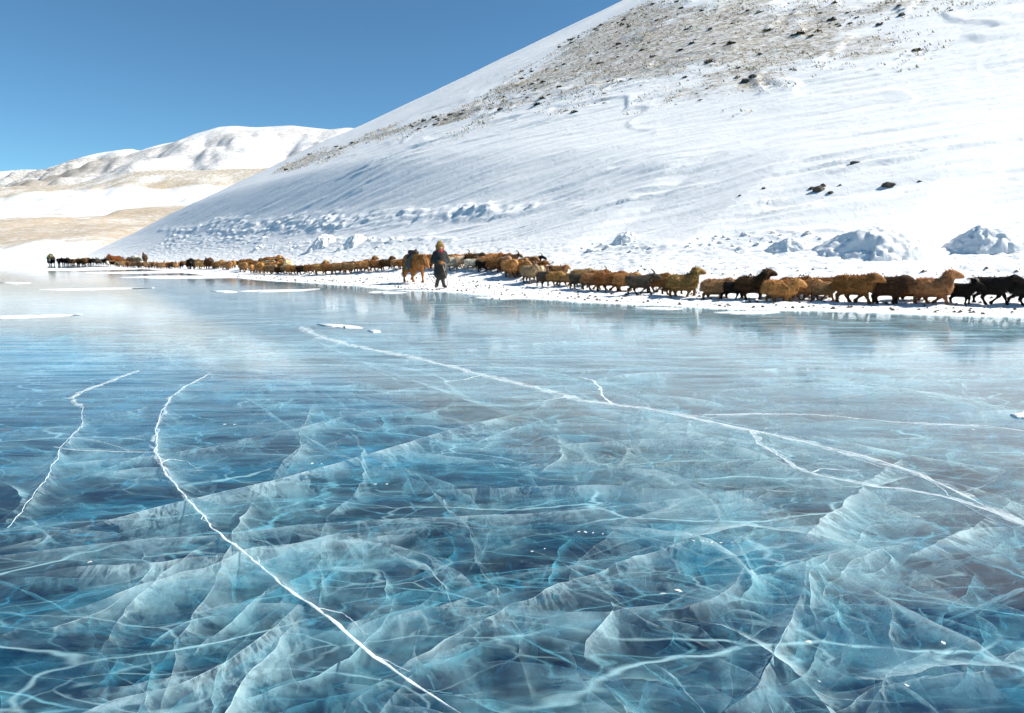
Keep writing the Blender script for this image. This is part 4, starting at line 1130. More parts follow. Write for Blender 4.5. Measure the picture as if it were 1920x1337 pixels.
# x, y of the feet, height of the back in pixels, kind, colour, facing (0 right, 90 towards the camera, 180 left), row, head, own label
H = [
 (113,497,12,'goat','black',60,'f','level'),(122,497,12,'goat','black',40,'f','level'),(134,496.5,9,'goat','tan',60,'f','level'),(140,495.8,10,'sheep','grey',30,'b','level'),(147,496,10,'goat','beige',80,'f','level'),
 (154,498,13,'yak','dark',40,'f','down'),(164,497,13,'yak','dark',20,'f','level'),(175,496.3,11,'goat','grey',30,'f','level'),(182,496,10,'goat','dark',70,'f','level'),(191,496,9.5,'goat','dark',80,'f','level'),
 (203,494.6,12,'yak','dark',50,'b','level'),(210,494.4,11,'goat','pale',60,'b','level'),(202,499,9,'goat','white',85,'f','level','small white goat standing in front of the far line of animals'),(211,498.3,8,'goat','black',60,'f','level'),
 (217,497,18,'pony','rust',150,'b','high','large rusty brown pony standing above the far flock'),(231,495.2,13,'yak','brown',160,'b','level'),(243,495.2,12,'yak','dark',120,'b','level'),(255,495.6,14,'yak','grey',0,'b','level'),
 (272,494.6,17,'pony','dark',100,'b','high','dark pony standing alone on the snow above the far flock'),
 (218,500,8.5,'goat','beige',90,'f','level'),(222,500.5,8,'goat','black',60,'f','level'),(227,501,10,'sheep','pale',20,'f','level'),(235,501.3,10.5,'sheep','golden',30,'f','level'),(244,502,11,'sheep','dark',40,'f','level'),
 (254,502,10.5,'goat','grey',20,'f','level'),(261,502.2,10.5,'sheep','dark',60,'f','level'),(268,502.4,10,'goat','dark',20,'f','level'),(275,502.5,9.5,'sheep','beige',80,'f','level'),(281,502.7,9.5,'sheep','tan',60,'f','level'),
 (287,502.7,10,'goat','grey',80,'f','level'),(292,502.8,10,'sheep','beige',85,'f','level'),(298,502.8,10.5,'sheep','brown',60,'f','level'),(277,500,9,'sheep','tan',30,'b','level'),(291,500,9,'sheep','pale',40,'b','level'),
 (264,500,9,'sheep','beige',30,'b','level'),(304,503.2,11,'sheep','beige',70,'f','level'),(308,501.5,10,'goat','brown',80,'b','up'),(314,503.3,10.5,'sheep','brown',70,'f','level'),(322,503.4,11,'sheep','dark',30,'f','level'),
 (330,503.3,10.5,'sheep','tan',80,'f','level'),(336,501.8,10,'goat','beige',85,'b','level'),(341,503.6,12,'goat','black',100,'f','level'),(347,501,11.5,'sheep','brown',20,'b','level'),
 (358,505,19,'yak','black',85,'f','down','big black yak facing the camera in the far part of the line'),(369,500.5,13,'sheep','tan',60,'b','level'),(367,503,11.5,'sheep','golden',80,'b','level'),(378,504,13,'sheep','beige',40,'f','level'),
 (382,500.5,12,'goat','dark',60,'b','up'),(393,504,20,'yak','dark',60,'f','level','dark yak with a white chest right of the black yak'),(404,503.5,13,'sheep','brown',80,'b','level'),(410,503,13,'sheep','tan',60,'f','level'),(417,501.5,14,'sheep','golden',70,'b','level'),
 (117,497,12,'goat','dark',20,'b','level'),(127,497,11,'goat','black',70,'f','level'),(130,496.8,10,'sheep','dark',30,'b','level'),(143,496.3,10,'goat','brown',40,'f','level'),(150,497,11,'goat','dark',30,'f','level'),(159,497.3,12,'goat','brown',60,'f','level'),(170,497,11,'goat','black',50,'f','level'),(186,496.2,10,'sheep','grey',20,'f','level'),(197,496,10,'goat','black',60,'f','level'),(207,497.5,9,'goat','brown',30,'f','level'),(239,501.6,10,'sheep','tan',60,'f','level'),(249,502,10.5,'sheep','brown',30,'f','level'),(284,500.5,9.5,'sheep','brown',40,'b','level'),(318,501.5,10,'sheep','tan',30,'b','level'),(326,501.5,10,'goat','dark',50,'b','level'),
 (426,506.5,16,'sheep','tan',60,'f','level'),(436,503.5,14,'sheep','golden',80,'b','level'),(446,501,12,'goat','dark',20,'b','level'),(457,510,17,'sheep','tan',70,'f','level'),(461,505,18,'sheep','brown',30,'b','level'),
 (472,507,16,'sheep','brown',20,'b','level'),(473,512,15,'sheep','tan',85,'f','level'),(481,511.3,14,'goat','black',70,'f','level'),(488,513,19,'sheep','golden',55,'f','level'),(482,504,16,'goat','grey',45,'b','level'),
 (490,504,16,'sheep','golden',60,'b','level'),(497,499,15,'sheep','brown',10,'b','level'),(506,505,16,'sheep','pale',50,'b','level'),(508,499,16,'sheep','brown',10,'b','level'),(500,508,15,'sheep','tan',60,'b','level'),
 (515,507,15,'sheep','golden',50,'b','level'),(516,500,16,'sheep','tan',10,'b','up'),(521,501,16,'sheep','dark',20,'b','level'),(532,501,14,'sheep','tan',30,'b','level'),(526,507,15,'sheep','golden',65,'b','level'),
 (502,513,15,'sheep','tan',75,'f','level'),(512,514,17,'sheep','beige',60,'f','level'),(526,513.5,15,'sheep','dark',50,'f','level'),(531,507,13,'sheep','brown',20,'b','level'),(539,506,18,'sheep','cream',70,'b','level'),
 (537,513.5,15,'sheep','pale',30,'f','level'),(545,513.6,15,'sheep','brown',25,'f','level'),(556,514,16,'sheep','brown',20,'f','level'),(568,514,17,'goat','black',0,'f','level'),(582,514,17,'sheep','brown',10,'f','level'),
 (601,514,20,'sheep','tan',5,'f','up'),(618,514,19,'sheep','brown',15,'f','down'),(635,513,20,'sheep','tan',0,'f','level'),(656,512,18,'sheep','beige',60,'f','level'),(653,509,18,'sheep','dark',10,'b','level'),(671,510,15,'goat','black',0,'b','level'),
 (682,510,20,'sheep','tan',0,'f','level'),(694,507,20,'sheep','brown',0,'b','up'),(707,508,20,'sheep','brown',10,'f','level'),(726,506.5,19,'sheep','dark',0,'b','up'),(745,506,17,'sheep','beige',0,'f','level'),(757,504.5,16,'sheep','brown',0,'b','level'),
 (814,503.5,25,'sheep','brown',0,'b','level'),(803,502,23,'sheep','tan',0,'b','level'),(842,500,22,'sheep','brown',0,'b','level'),(861,500,22,'sheep','tan',0,'b','level'),
 (852,505.5,24,'sheep','white',5,'f','level','white sheep just right of the herder, leading the pale group'),(868,503.5,22,'goat','cream',10,'b','up','cream horned goat between two white animals'),(884,506,21,'goat','white',5,'f','level','white goat behind the black goat'),
 (890,500,24,'sheep','dark',0,'b','level'),(897,501,20,'goat','dark',0,'b','level'),(901,503.5,19,'sheep','brown',60,'b','level'),
 (905,510,20,'goat','black',0,'f','level','black goat walking in front of the white goat'),(916,507,25,'sheep','tan',20,'b','level'),(929,511,25,'sheep','brown',20,'f','level'),(927,500,24,'sheep','golden',0,'b','level'),
 (947,508,27,'sheep','pale',70,'b','level'),(944,501,24,'sheep','brown',0,'b','level'),(958,502,25,'goat','dark',0,'b','level'),(957,520.5,31,'sheep','golden',65,'f','level','golden white-faced sheep looking towards the camera'),
 (971,516,26,'sheep','brown',50,'b','level'),(978,519.5,27,'sheep','tan',45,'f','level'),(981,511,25,'sheep','tan',60,'b','level'),(994,509,26,'sheep','beige',50,'b','level'),(1000,506,24,'goat','black',20,'b','level'),
 (992,530,33,'goat','pale',75,'f','level','pale pied goat with brown face walking towards the camera'),(1009,514,24,'sheep','brown',20,'b','level'),(1024,516,20,'sheep','brown',30,'b','level'),(1012,526,26,'sheep','cream',50,'b','level'),
 (1018,537,29,'goat','grey',50,'f','level','dark grey goat in front, left of a small golden sheep'),(1040,537,25,'sheep','golden',30,'f','level','small golden sheep with white face beside the dark grey goat'),(1040,517,20,'goat','black',10,'b','level'),
 (1051,523,24,'sheep','tan',30,'b','level'),(1045,523,20,'sheep','brown',20,'b','level'),(1063,536,24,'sheep','tan',10,'b','level'),(1090,534,29,'sheep','beige',0,'b','level'),(1087,541,29,'goat','grey',10,'f','level'),
 (1111,543.5,31,'sheep','tan',10,'f','level'),(1122,533,26,'goat','brown',0,'b','level'),(1143,546.5,35,'sheep','brown',5,'f','level'),(1173,546.5,33,'sheep','tan',0,'b','level'),
 (1200,552.5,37,'goat','grey',5,'f','level','grey black-faced horned goat with pale lower legs'),(1231,548,33,'sheep','brown',0,'b','level'),(1262,553,32,'sheep','brown',0,'b','level'),
 (1282,555.5,42,'sheep','tan',0,'f','up','lone big brown sheep with raised head walking in a gap'),(1343,559,40,'sheep','beige',0,'f','level','light tan woolly sheep with darker neck, right of the gap'),(1375,560,34,'goat','black',0,'b','level'),
 (1412,561,44,'sheep','dark',-5,'f','up','dark brown sheep stretching its head above its neighbours'),(1463,565.5,46,'sheep','golden',0,'f','level','golden brown thick-fleeced sheep in front of the brown group'),(1506,562,38,'sheep','tan',0,'b','level'),
 (1488,557,38,'sheep','brown',0,'b','level'),(1545,557,36,'sheep','brown',0,'b','level'),(1542,564,36,'sheep','beige',0,'f','level'),(1601,569.5,52,'sheep','brown',0,'f','level','largest brown horned sheep of the front group'),
 (1661,570,49,'sheep','dark',0,'f','level','dark backed sheep with pale curled horn striding behind the largest one'),(1712,564,42,'sheep','brown',0,'b','level'),(1748,571.5,49,'sheep','tan',0,'f','up','long shaggy tan sheep just behind the black goats'),
 (1800,569,40,'goat','black',0,'b','level','smaller black goat with thin horns at the right'),(1857,570.5,52,'goat','black',0,'f','level','large black goat near the right edge'),(1926,571.5,50,'goat','black',0,'f','level','black goat cut off by the right edge of the picture'),
]
MARK = [(98,'the loaded yak'),(202,'the small white goat'),(272,'the lone pony'),(358,'the black yak'),(488,'the tan bunch'),(568,'the horned black goat'),(782,'the saddled pony'),(852,'the white sheep'),(905,'the walking black goat'),
        (957,'the white-faced sheep'),(1018,'the dark grey goat'),(1200,'the black-faced goat'),(1282,'the lone sheep'),(1463,'the thick-fleeced sheep'),(1601,'the largest sheep'),(1748,'the long shaggy sheep')]
ORD = ['next', 'second', 'third', 'fourth', 'fifth', 'sixth', 'seventh', 'eighth', 'ninth', 'tenth', 'eleventh', 'twelfth', 'thirteenth', 'fourteenth', 'fifteenth', 'sixteenth', 'seventeenth', 'eighteenth']
def auto_label(e):
    x, row = e[0], e[6]
    mx, mn = min(MARK, key=lambda m: abs(m[0] - x) + (1e-3 if m[0] > x else 0))
    side = 'right' if x >= mx else 'left'
    n = sum(1 for o in H if o[6] == row and o is not e and ((mx <= o[0] < x) if side == 'right' else (x < o[0] < mx)) and o[3] == e[3] and o[4] == e[4] and abs(o[0] - mx) >= 1)
    extra = {'up': ', head up,', 'down': ', head down,'}.get(e[7], '') if e[3] != 'pony' else ''
    w = 'in near row' if row == 'f' else 'in back row'
    return '%s %s%s %s, %s %s of %s' % (CN[e[4]], e[3], extra, w, ORD[min(n, 17)], side, mn)

WITH = {'sheep': .76, 'goat': .73, 'yak': 1.36, 'pony': 1.25}
used = {}
feet = {}
for e in H:
    x, y, hp, kind, colr, face, row, head = e[:8]
    q = raycast(x, y)
    D = q[1]
    s = hp * D / FPX / WITH[kind]
    s = min(max(s, .62), 1.45)
    k = int(rng.integers(0, 4))
    if kind == 'yak': key = ('yak', 'down' if head == 'down' else 'level', 0)
    elif kind == 'pony': key = ('pony', 'high', 0)
    elif head == 'down': key = (kind, 'down', 2)
    else: key = (kind, head, k if hp > 14 else [0, 2][k % 2])
    body, fl, horn = PROTO[key]
    o = bpy.data.objects.new(kind, body)
    az = math.degrees(math.atan2(q[0], q[1])) + 90 + face + rng.normal() * 12
    o.rotation_euler.z = R(90 - az)
    o.location = (q[0], q[1], zat(*q) - 0.012)
    v = 1 + rng.normal() * .10
    c = tuple(min(.9, a * v * (1 + rng.normal() * .04)) for a in COL[colr])
    o.color = (*c, 1)
    wd = (1.17 if hp > 34 else 1.10) if kind == 'sheep' else (1.14 if hp > 45 else 1.0)
    o.scale = (s * (.5 + .5 * wd) * (1 + rng.normal() * .05), s * wd * (1 + rng.normal() * .05), s)
    tag(link(o), e[8] if len(e) > 8 else auto_label(e), kind, {'sheep': 'sheep of the flock', 'goat': 'goats of the flock', 'yak': 'yaks of the caravan', 'pony': 'ponies of the caravan'}[kind])
    if hp >= 12 or kind in ('yak', 'pony'):
        f = bpy.data.objects.new(fl.name.split('.')[0], fl); f.color = (*c, 1); link(f, o)
    hm = horn
    if kind == 'sheep': hm = RAMHORN[head] if (row == 'f' and rng.random() < .45 and hp > 24) or hp > 47 else None
    if hm is not None and hp >= 10 and x < 1840:
        link(bpy.data.objects.new('horn', hm), o)
#--PEOPLE--
# ------------------------------------------------------------------ the saddled pony
def place(o, q, az, s, z=0.0):
    o.location = (q[0], q[1], zat(*q) + z); o.rotation_euler.z = R(90 - az); o.scale = (s, s, s)
    return o
def az_of(q): return math.degrees(math.atan2(q[0], q[1]))
pq = raycast(778, 530)
ps = 52 * math.hypot(*pq) / FPX / 1.27
paz = az_of(pq) + 90 + 58
pony = place(bpy.data.objects.new('pony', PROTO[('pony', 'low', 0)][0]), pq, paz, ps, -.012)
CHEST = (.40, .175, .05, 1)
pony.color = CHEST
tag(link(pony), 'shaggy chestnut pony with a saddle and lowered head beside the herder', 'pony')
def child(name, me, parent, col=None):
    o = bpy.data.objects.new(name, me)
    if col: o.color = col
    return link(o, parent)
child('hair', PROTO[('pony', 'low', 0)][1], pony, CHEST)
def strands(name, roots, tips, n, wid, seed, jit):
    r = np.random.default_rng(seed); co, fs = [], []
    roots, tips = np.array(roots, float), np.array(tips, float)
    for k in range(n):
        f = r.random() * (len(roots) - 1); i = int(f); f -= i
        a = roots[i] * (1 - f) + roots[i + 1] * f + r.normal(size=3) * .012
        b = tips[i] * (1 - f) + tips[i + 1] * f + r.normal(size=3) * jit
        m = (a + b) / 2 + r.normal(size=3) * jit * .5 + (0, 0, .03)
        s = r.normal(size=3); s /= np.linalg.norm(s); s *= wid
        j = len(co); co += [a - s, a + s, m - s, m + s, b]; fs += [(j, j + 1, j + 3), (j, j + 3, j + 2), (j + 2, j + 3, j + 4)]
    return me_of(name, np.array(co), np.array(fs), M_FLEECE, False)
child('mane', strands('mane', [(.46, 0, 1.24), (.62, 0, 1.23), (.80, 0, 1.25), (.88, 0, 1.20)], [(.50, -.19, .80), (.66, -.20, .78), (.86, -.14, .80), (1.08, -.05, .92)], 420, .014, 31, .05), pony, (.60, .34, .14, 1))
child('mane', strands('mane', [(.46, 0, 1.24), (.62, 0, 1.23), (.80, 0, 1.25), (.88, 0, 1.20)], [(.50, .17, .90), (.66, .18, .86), (.86, .14, .84), (1.10, .05, .90)], 300, .014, 32, .05), pony, (.60, .34, .14, 1))
child('tail', strands('tail', [(-.72, -.05, 1.06), (-.80, 0, 1.02), (-.76, .05, 1.0)], [(-.86, -.06, .28), (-.94, 0, .24), (-.86, .06, .32)], 420, .016, 33, .05), pony, (.20, .11, .05, 1))
M_HOOF = plain('hoof', (.05, .035, .025), .6)
M_LEATHER = plain('dark_leather', (.035, .024, .016), .55, .4, 9)
M_BLANK = plain('grey_felt', (.080, .085, .082), .95, .4, 7)
M_ORANGE = plain('orange_cloth', (.50, .15, .025), .9, .25, 9)
M_METAL = plain('dull_metal', (.30, .29, .27), .4, .2, 9, Metallic=.9)
for s in (-1, 1):
    child('eye', me_of('eye', *surf_net([(.89, s * .105, 1.03, .90, s * .107, 1.02, .016, .016)], .012, .006, .04), M_HOOF), pony)
def tube(name, pts, r, mat, parent=None, seg=6):
    cu = bpy.data.curves.new(name, 'CURVE'); cu.dimensions = '3D'; cu.bevel_depth = r; cu.bevel_resolution = 2
    sp = cu.splines.new('POLY'); sp.points.add(len(pts) - 1)
    for p_, q_ in zip(sp.points, pts): p_.co = (*q_, 1)
    o = bpy.data.objects.new(name, cu)
    link(o); me = bpy.data.meshes.new_from_object(o); bpy.data.objects.remove(o)
    me.name = name; me.materials.clear(); me.materials.append(mat)
    for pl in me.polygons: pl.use_smooth = True
    return link(bpy.data.objects.new(name, me), parent)
tube('bridle', [(.98, -.10, .80), (1.02, -.075, .88), (1.05, 0, .93), (1.02, .075, .88), (.98, .10, .80), (.96, .0, .74), (.98, -.10, .80), (.88, -.12, 1.08), (.80, 0, 1.27), (.88, .12, 1.08), (.98, .10, .80)], .012, M_LEATHER, pony)

def drape(name, x0, x1, drop, rad, mat, zc=.985, nx=14, seed=1, thick=.018):
    xs = np.linspace(x0, x1, nx); th = np.linspace(-1, 1, 40)
    X, T = np.meshgrid(xs, th, indexing='ij')
    arc = np.clip(np.abs(T) * 2.2, 0, 1.45); over = np.maximum(np.abs(T) * 2.2 - 1.45, 0) / .75
    Y = np.sign(T) * rad * .93 * np.sin(arc) + np.sign(T) * .03 * over
    Z = zc + rad * np.cos(arc) - over * drop + .012 * fbm(X / .12, T * 5 + seed, 3, seed)
    Y = Y + .012 * fbm(X / .1, T * 6 + seed, 3, seed + 1)
    me = me_of(name, np.stack([X.ravel(), Y.ravel(), Z.ravel()], 1), grid_faces(*X.shape), mat)
    o = bpy.data.objects.new(name, me)
    md = o.modifiers.new('thickness', 'SOLIDIFY'); md.thickness = thick; md.offset = 1
    return o
b = place(drape('saddle_blanket', -.30, .16, .42, .315, M_BLANK, seed=3), pq, paz, ps, -.012)
tag(link(b), 'grey felt saddle blanket hanging down the flank of the chestnut pony', 'saddle blanket')
b = place(drape('saddle_cloth', -.52, -.12, .02, .300, M_ORANGE, .975, seed=8, thick=.015), pq, paz, ps, -.012)
tag(link(b), 'orange cloth on the rump of the chestnut pony behind its saddle', 'cloth')
V, F = surf_net([(-.24, 0, 1.36, .10, 0, 1.36, .10, .10, 1.7), (-.26, -.08, 1.40, -.26, .08, 1.40, .065, .065), (.13, 0, 1.36, .15, 0, 1.50, .06, .035), (-.1, -.16, 1.30, -.08, -.25, 1.14, .06, .05), (-.1, .16, 1.30, -.08, .25, 1.14, .06, .05)], .025, .03)
sad = place(bpy.data.objects.new('saddle', me_of('saddle', V, F, M_LEATHER)), pq, paz, ps, -.012)
tag(link(sad), 'dark high-fronted leather saddle on the back of the chestnut pony', 'saddle')
for s in (-1, 1):
    tube('stirrup_strap', [(-.06, s * .31, 1.18), (-.05, s * .37, .95), (-.05, s * .385, .74)], .012, M_LEATHER, sad)
    tube('stirrup', [(-.05, s * .385, .74), (-.10, s * .39, .66), (-.10, s * .39, .60), (.0, s * .39, .60), (.0, s * .39, .66), (-.05, s * .385, .74)], .010, M_METAL, sad)
tube('strap', [(-.20, s_ * .345, 1.02 + .02 * k) if k == 0 else (-.2 + .12 * k, s_ * .35, 1.06) for s_ in (-1,) for k in range(3)], .014, plain('pale_strap', (.35, .25, .13), .8), sad)

# ------------------------------------------------------------------ the herder
hq = raycast(826, 541)
hs = 82.5 * math.hypot(*hq) / FPX / 1.80
haz = az_of(hq) + 180 - 14
M_SKIN = plain('skin', (.44, .20, .13), .6, .15, 20)
M_COATC = plain('dark_wool_coat', (.022, .023, .022), .9, .5, 6)
M_TROU = plain('dark_trousers', (.040, .038, .030), .9, .4, 8)
M_BOOT = plain('boots', (.050, .044, .034), .7, .4, 9)
M_FUR = plain('yellow_fur', (.34, .20, .06), .95, .45, 30)
M_SCARF = plain('red_scarf', (.36, .012, .02), .9, .3, 30)
M_GLOVE = plain('orange_mitten', (.48, .17, .03), .9, .3, 20)
M_DARK = plain('dark_hair', (.02, .014, .01), .8)
body = [(0, 0, 1.64, .015, 0, 1.58, .098, .090), (.03, 0, 1.55, .055, 0, 1.515, .070, .045), (.10, 0, 1.60, .118, 0, 1.575, .014, .020), (.085, -.04, 1.585, .085, .04, 1.585, .026, .026), (0, 0, 1.52, 0, 0, 1.38, .060, .070),
        (.075, -.035, 1.632, .075, .035, 1.632, .022, .022), (0, -.085, 1.60, -.01, -.092, 1.57, .022, .018), (0, .085, 1.60, -.01, .092, 1.57, .022, .018),
        (0, -.05, 1.32, 0, .05, 1.32, .13, .13), (0, 0, 1.25, 0, 0, .95, .13, .13),
        (0, -.20, 1.36, -.02, -.285, 1.09, .055, .045), (-.02, -.285, 1.09, .22, -.09, 1.00, .042, .030), (0, .20, 1.36, -.01, .29, 1.09, .055, .045), (-.01, .29, 1.09, .22, .09, 1.00, .042, .030),
        (0, -.08, .92, .07, -.05, .50, .085, .055), (.07, -.05, .50, -.03, -.15, .10, .05, .035), (-.03, -.15, .06, .10, -.20, .035, .035, .028),
        (0, .08, .92, .13, .03, .52, .085, .055), (.13, .03, .52, .05, .13, .10, .05, .035), (.05, .13, .06, .19, .17, .035, .035, .028)]
per = place(bpy.data.objects.new('person', me_of('person', *surf_net(body, .014, .02), M_SKIN)), hq, haz, hs, 0)
tag(link(per), 'person in long dark coat, fur hat, red scarf and orange mittens walking beside the pony', 'person')
def wear(name, prims, h, k, mat):
    return link(bpy.data.objects.new(name, me_of(name, *surf_net(prims, h, k), mat)), per)
V, F = surf_net([(0, -.05, 1.33, 0, .05, 1.33, .185, .185), (0, -.03, 1.2, 0, -.03, .95, .195, .185), (0, .03, 1.2, 0, .03, .95, .195, .185), (-.01, -.055, .95, .02, -.07, .55, .185, .195), (.0, .055, .95, .035, .075, .52, .185, .20),
    (0, -.20, 1.37, -.02, -.30, 1.09, .100, .088), (-.02, -.30, 1.09, .19, -.115, 1.005, .086, .066), (0, .20, 1.37, -.01, .305, 1.09, .100, .088), (-.01, .305, 1.09, .19, .115, 1.005, .086, .066),
    (-.02, -.11, 1.455, -.02, .11, 1.455, .065, .065), (.06, -.10, 1.43, .13, 0, 1.30, .045, .035), (.06, .10, 1.43, .13, .02, 1.30, .045, .035)], .017, .025)
V = V + (.012 * fbm(V[:, 1] / .07 + V[:, 0] / .1, V[:, 2] / .22, 3, 5))[:, None] * np.array([[1, .6, 0]])
link(bpy.data.objects.new('coat', me_of('coat', V, F, M_COATC)), per)
for z_ in (1.24, 1.10, .88):
    wear('button', [(.205, -.015, z_, .215, -.015, z_, .014, .012)], .010, .006, M_METAL)
wear('trousers', [(0, -.08, .90, .07, -.05, .50, .105, .085), (.07, -.05, .50, .0, -.12, .26, .085, .075), (0, .08, .90, .13, .03, .52, .105, .085), (.13, .03, .52, .08, .09, .26, .085, .075)], .016, .02, M_TROU)
wear('boot', [(.01, -.11, .31, -.03, -.15, .11, .080, .066), (-.035, -.155, .065, .12, -.215, .045, .060, .048)], .014, .02, M_BOOT)
wear('boot', [(.09, .075, .31, .05, .13, .11, .080, .066), (.045, .13, .065, .21, .18, .045, .060, .048)], .014, .02, M_BOOT)
V, F = surf_net([(-.01, 0, 1.70, -.01, 0, 1.76, .135, .115), (.075, -.07, 1.715, .075, .07, 1.715, .055, .055), (-.01, -.125, 1.66, .02, -.115, 1.53, .055, .045), (-.01, .125, 1.66, .02, .115, 1.53, .055, .045), (-.10, -.06, 1.60, -.10, .06, 1.60, .07, .07), (.03, -.085, 1.49, .03, .085, 1.49, .032, .032)], .015, .02)
hat = link(bpy.data.objects.new('fur_hat', me_of('fur_hat', V, F, M_FUR)), per)
Vt, Ft = tufts(V, F, lambda c: 1.0, 700, .035, .007, 9, (0, 0, .1))
link(bpy.data.objects.new('fur', me_of('fur', Vt, Ft, M_FUR, False)), hat)
wear('scarf', [(.08, -.075, 1.45, .115, .0, 1.425, .042, .05), (.115, 0, 1.425, .08, .075, 1.45, .05, .042), (.125, .035, 1.41, .165, .05, 1.33, .045, .03), (-.05, -.08, 1.46, .08, -.08, 1.455, .04, .04), (-.05, .08, 1.46, .08, .08, 1.455, .04, .04)], .012, .015, M_SCARF)
for s in (-1, 1):
    wear('eye', [(.100, s * .036, 1.612, .103, s * .036, 1.612, .0115, .0115)], .008, .004, M_DARK)
wear('mouth', [(.100, -.024, 1.533, .100, .024, 1.533, .008, .008)], .006, .004, plain('lips', (.22, .06, .05), .5))
wear('moustache', [(.108, 0, 1.553, .098, -.032, 1.546, .011, .006), (.108, 0, 1.553, .098, .032, 1.546, .011, .006)], .006, .005, M_DARK)
def mitten(s):
    w = np.array([.205, s * .10, 1.005]); f = np.array([.35, -s * .86, -.28]); f /= np.linalg.norm(f)
    up = np.array([.25, s * .1, .95]); up -= f * (up @ f); up /= np.linalg.norm(up); n = np.cross(f, up) * (1 if s < 0 else -1)
    pr = [(*w, *(w + f * .085), .040, .042)]
    for k, (o_, L) in enumerate(((.033, .062), (.011, .070), (-.011, .066), (-.032, .052))):
        a = w + f * .085 + up * o_; m_ = a + f * L * .62 + n * .012; e_ = m_ + f * L * .10 - n * L * .55
        pr += [(*a, *m_, .0165, .0155), (*m_, *e_, .0155, .013)]
    t0 = w + f * .03 + up * .038; t1 = t0 + f * .035 + up * .030; t2 = t1 + f * .032 - n * .012
    pr += [(*t0, *t1, .019, .017), (*t1, *t2, .017, .014)]
    wear('glove', pr, .0075, .007, M_GLOVE)
mitten(-1); mitten(1)

# rope from the herder's hands, along the snow, to the pony
from mathutils import Matrix
def world_of(o, p):
    return Matrix.LocRotScale(o.location, o.rotation_euler, o.scale) @ Vector(p)
M_ROPE = plain('rope', (.34, .20, .11), .9, .5, 60)
a = world_of(per, (.27, .02, .98)); m = world_of(per, (.30, .17, .45)); e = world_of(pony, (1.03, -.09, .78))
g1 = world_of(per, (.16, .24, 0)); g2 = (g1 + e) / 2
zg = lambda v: Vector((v.x, v.y, zat(v.x, v.y) + .03))
pts = [a, a + Vector((.01, 0, -.12)), m, zg(g1) + Vector((0, 0, .10)), zg(g1 + (g2 - g1) * .5) + Vector((0, -.25, .0)), zg(g2) + Vector((0, -.1, .02)), g2 * .4 + e * .6 + Vector((0, 0, -.28)), e]
sm = []
for i in range(len(pts) - 1):
    p0, p1, p2, p3 = pts[max(i - 1, 0)], pts[i], pts[i + 1], pts[min(i + 2, len(pts) - 1)]
    for k in range(8):
        t = k / 8
        sm.append(0.5 * ((2 * p1) + (p2 - p0) * t + (2 * p0 - 5 * p1 + 4 * p2 - p3) * t * t + (3 * p1 - p0 - 3 * p2 + p3) * t ** 3))
sm.append(pts[-1])
tag(tube('lead_rope', [tuple(v) for v in sm], .011, M_ROPE), 'thin brown lead rope running from the herder to the saddled pony', 'rope')
M_RB = plain('pale_cord', (.5, .46, .38), .9, .6, 50)
c0 = world_of(per, (.27, .10, 1.0)); coil = []
for k in range(60):
    t = k / 59 * 5 * math.tau
    coil.append(tuple(world_of(per, (.27 + .02 * math.sin(k * .8), .115 + .045 * math.sin(t), .86 + .15 * math.cos(t)))))
tag(tube('rope_coil', coil, .010, M_RB), 'coil of pale cord hanging from the mittens of the herder', 'rope')

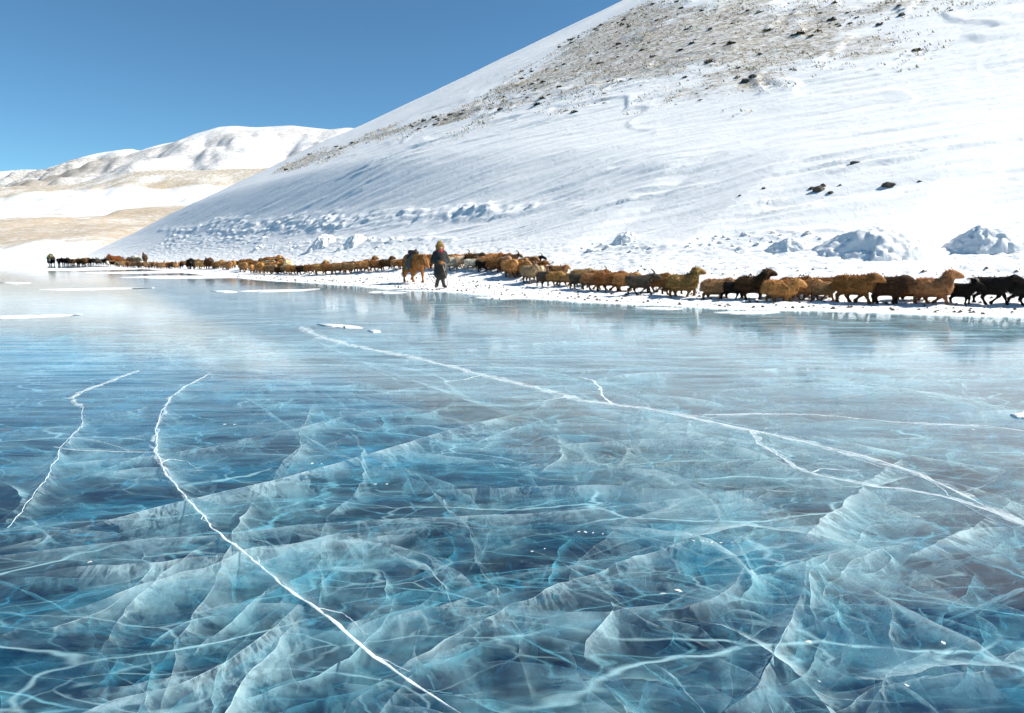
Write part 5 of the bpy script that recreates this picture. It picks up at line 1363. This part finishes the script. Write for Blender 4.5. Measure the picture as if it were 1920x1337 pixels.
# ------------------------------------------------------------------ pack animals far off
def pack(animal, label, items, cord=None):
    """a load of bundles tied on an animal's back"""
    t = bpy.data.objects.new('pack_load', None); t.empty_display_size = .2
    t.location, t.rotation_euler, t.scale = animal.location, animal.rotation_euler, animal.scale
    tag(link(t), label, 'pack load')
    for (x, y, z, rx, ry, rz, c) in items:
        sd = int(abs(x * 90 + y * 50 + z * 10)) + 3
        me = blob('bundle', 0, lambda v: np.sign(v) * np.abs(v) ** .7 * (1 + .2 * n3(v, .6, sd))[:, None], plain('bundle_cloth', c, .9, .4, 6), 3)
        o = bpy.data.objects.new('bundle', me); o.location = (x, y, z); o.scale = (rx, ry, rz); link(o, t)
    if cord:
        for xo in (-.25, .15):
            tube('cord', [(xo + .1 * math.sin(k), .62 * math.cos(k / 12 * math.pi), 1.25 + .72 * math.sin(k / 12 * math.pi)) for k in range(13)], .035, cord, t)
yq = raycast(97, 497)
ys_ = 13.5 * yq[1] / FPX / 1.36
yk = bpy.data.objects.new('yak', PROTO[('yak', 'level', 0)][0]); yk.color = (.02, .016, .013, 1)
place(yk, yq, az_of(yq) + 90 + 62, ys_, -.01)
tag(link(yk), 'black yak under a tall load, last animal at the far left end', 'yak')
child('hair', PROTO[('yak', 'level', 0)][1], yk, (.02, .016, .013, 1)); child('horn', PROTO[('yak', 'level', 0)][2], yk)
pack(yk, 'tall dark load tied with green cord on the leftmost yak',
     [(-.1, .35, 1.22, .45, .28, .36, (.06, .05, .04)), (-.1, -.35, 1.22, .45, .28, .36, (.10, .08, .06)), (-.15, 0, 1.62, .5, .36, .30, (.05, .045, .04)), (.15, -.15, 1.60, .3, .28, .24, (.34, .16, .05)), (0, .3, .95, .4, .2, .3, (.55, .50, .42)), (.1, -.34, .9, .3, .18, .3, (.6, .5, .42)), (-.1, .05, 1.95, .3, .25, .16, (.18, .10, .06))],
     plain('green_cord', (.08, .42, .26), .8))
bx = {round(h[0]): h for h in H}
for o in list(C.objects):
    if o.get('category') == 'yak' and o.get('group'):
        for X, lab, its in ((255, 'pale load on the grey pack yak at the back of the far flock', [(-.1, 0, 1.42, .42, .36, .24, (.62, .52, .42)), (-.45, .1, 1.28, .3, .34, .22, (.30, .33, .38))]),
                            (231, 'grey bundle across the back of a far brown yak', [(-.2, .2, 1.30, .35, .3, .28, (.35, .34, .36)), (-.2, -.25, 1.25, .33, .22, .3, (.33, .32, .34))]),
                            (203, 'pale and purple bundles on a dark yak behind the small white goat', [(-.25, .25, 1.2, .35, .25, .3, (.10, .03, .12)), (-.45, 0, 1.3, .25, .35, .2, (.6, .55, .52))])):
            q = raycast(X, bx[X][1])
            if abs(o.location.x - q[0]) < 1e-3: pack(o, lab, its)
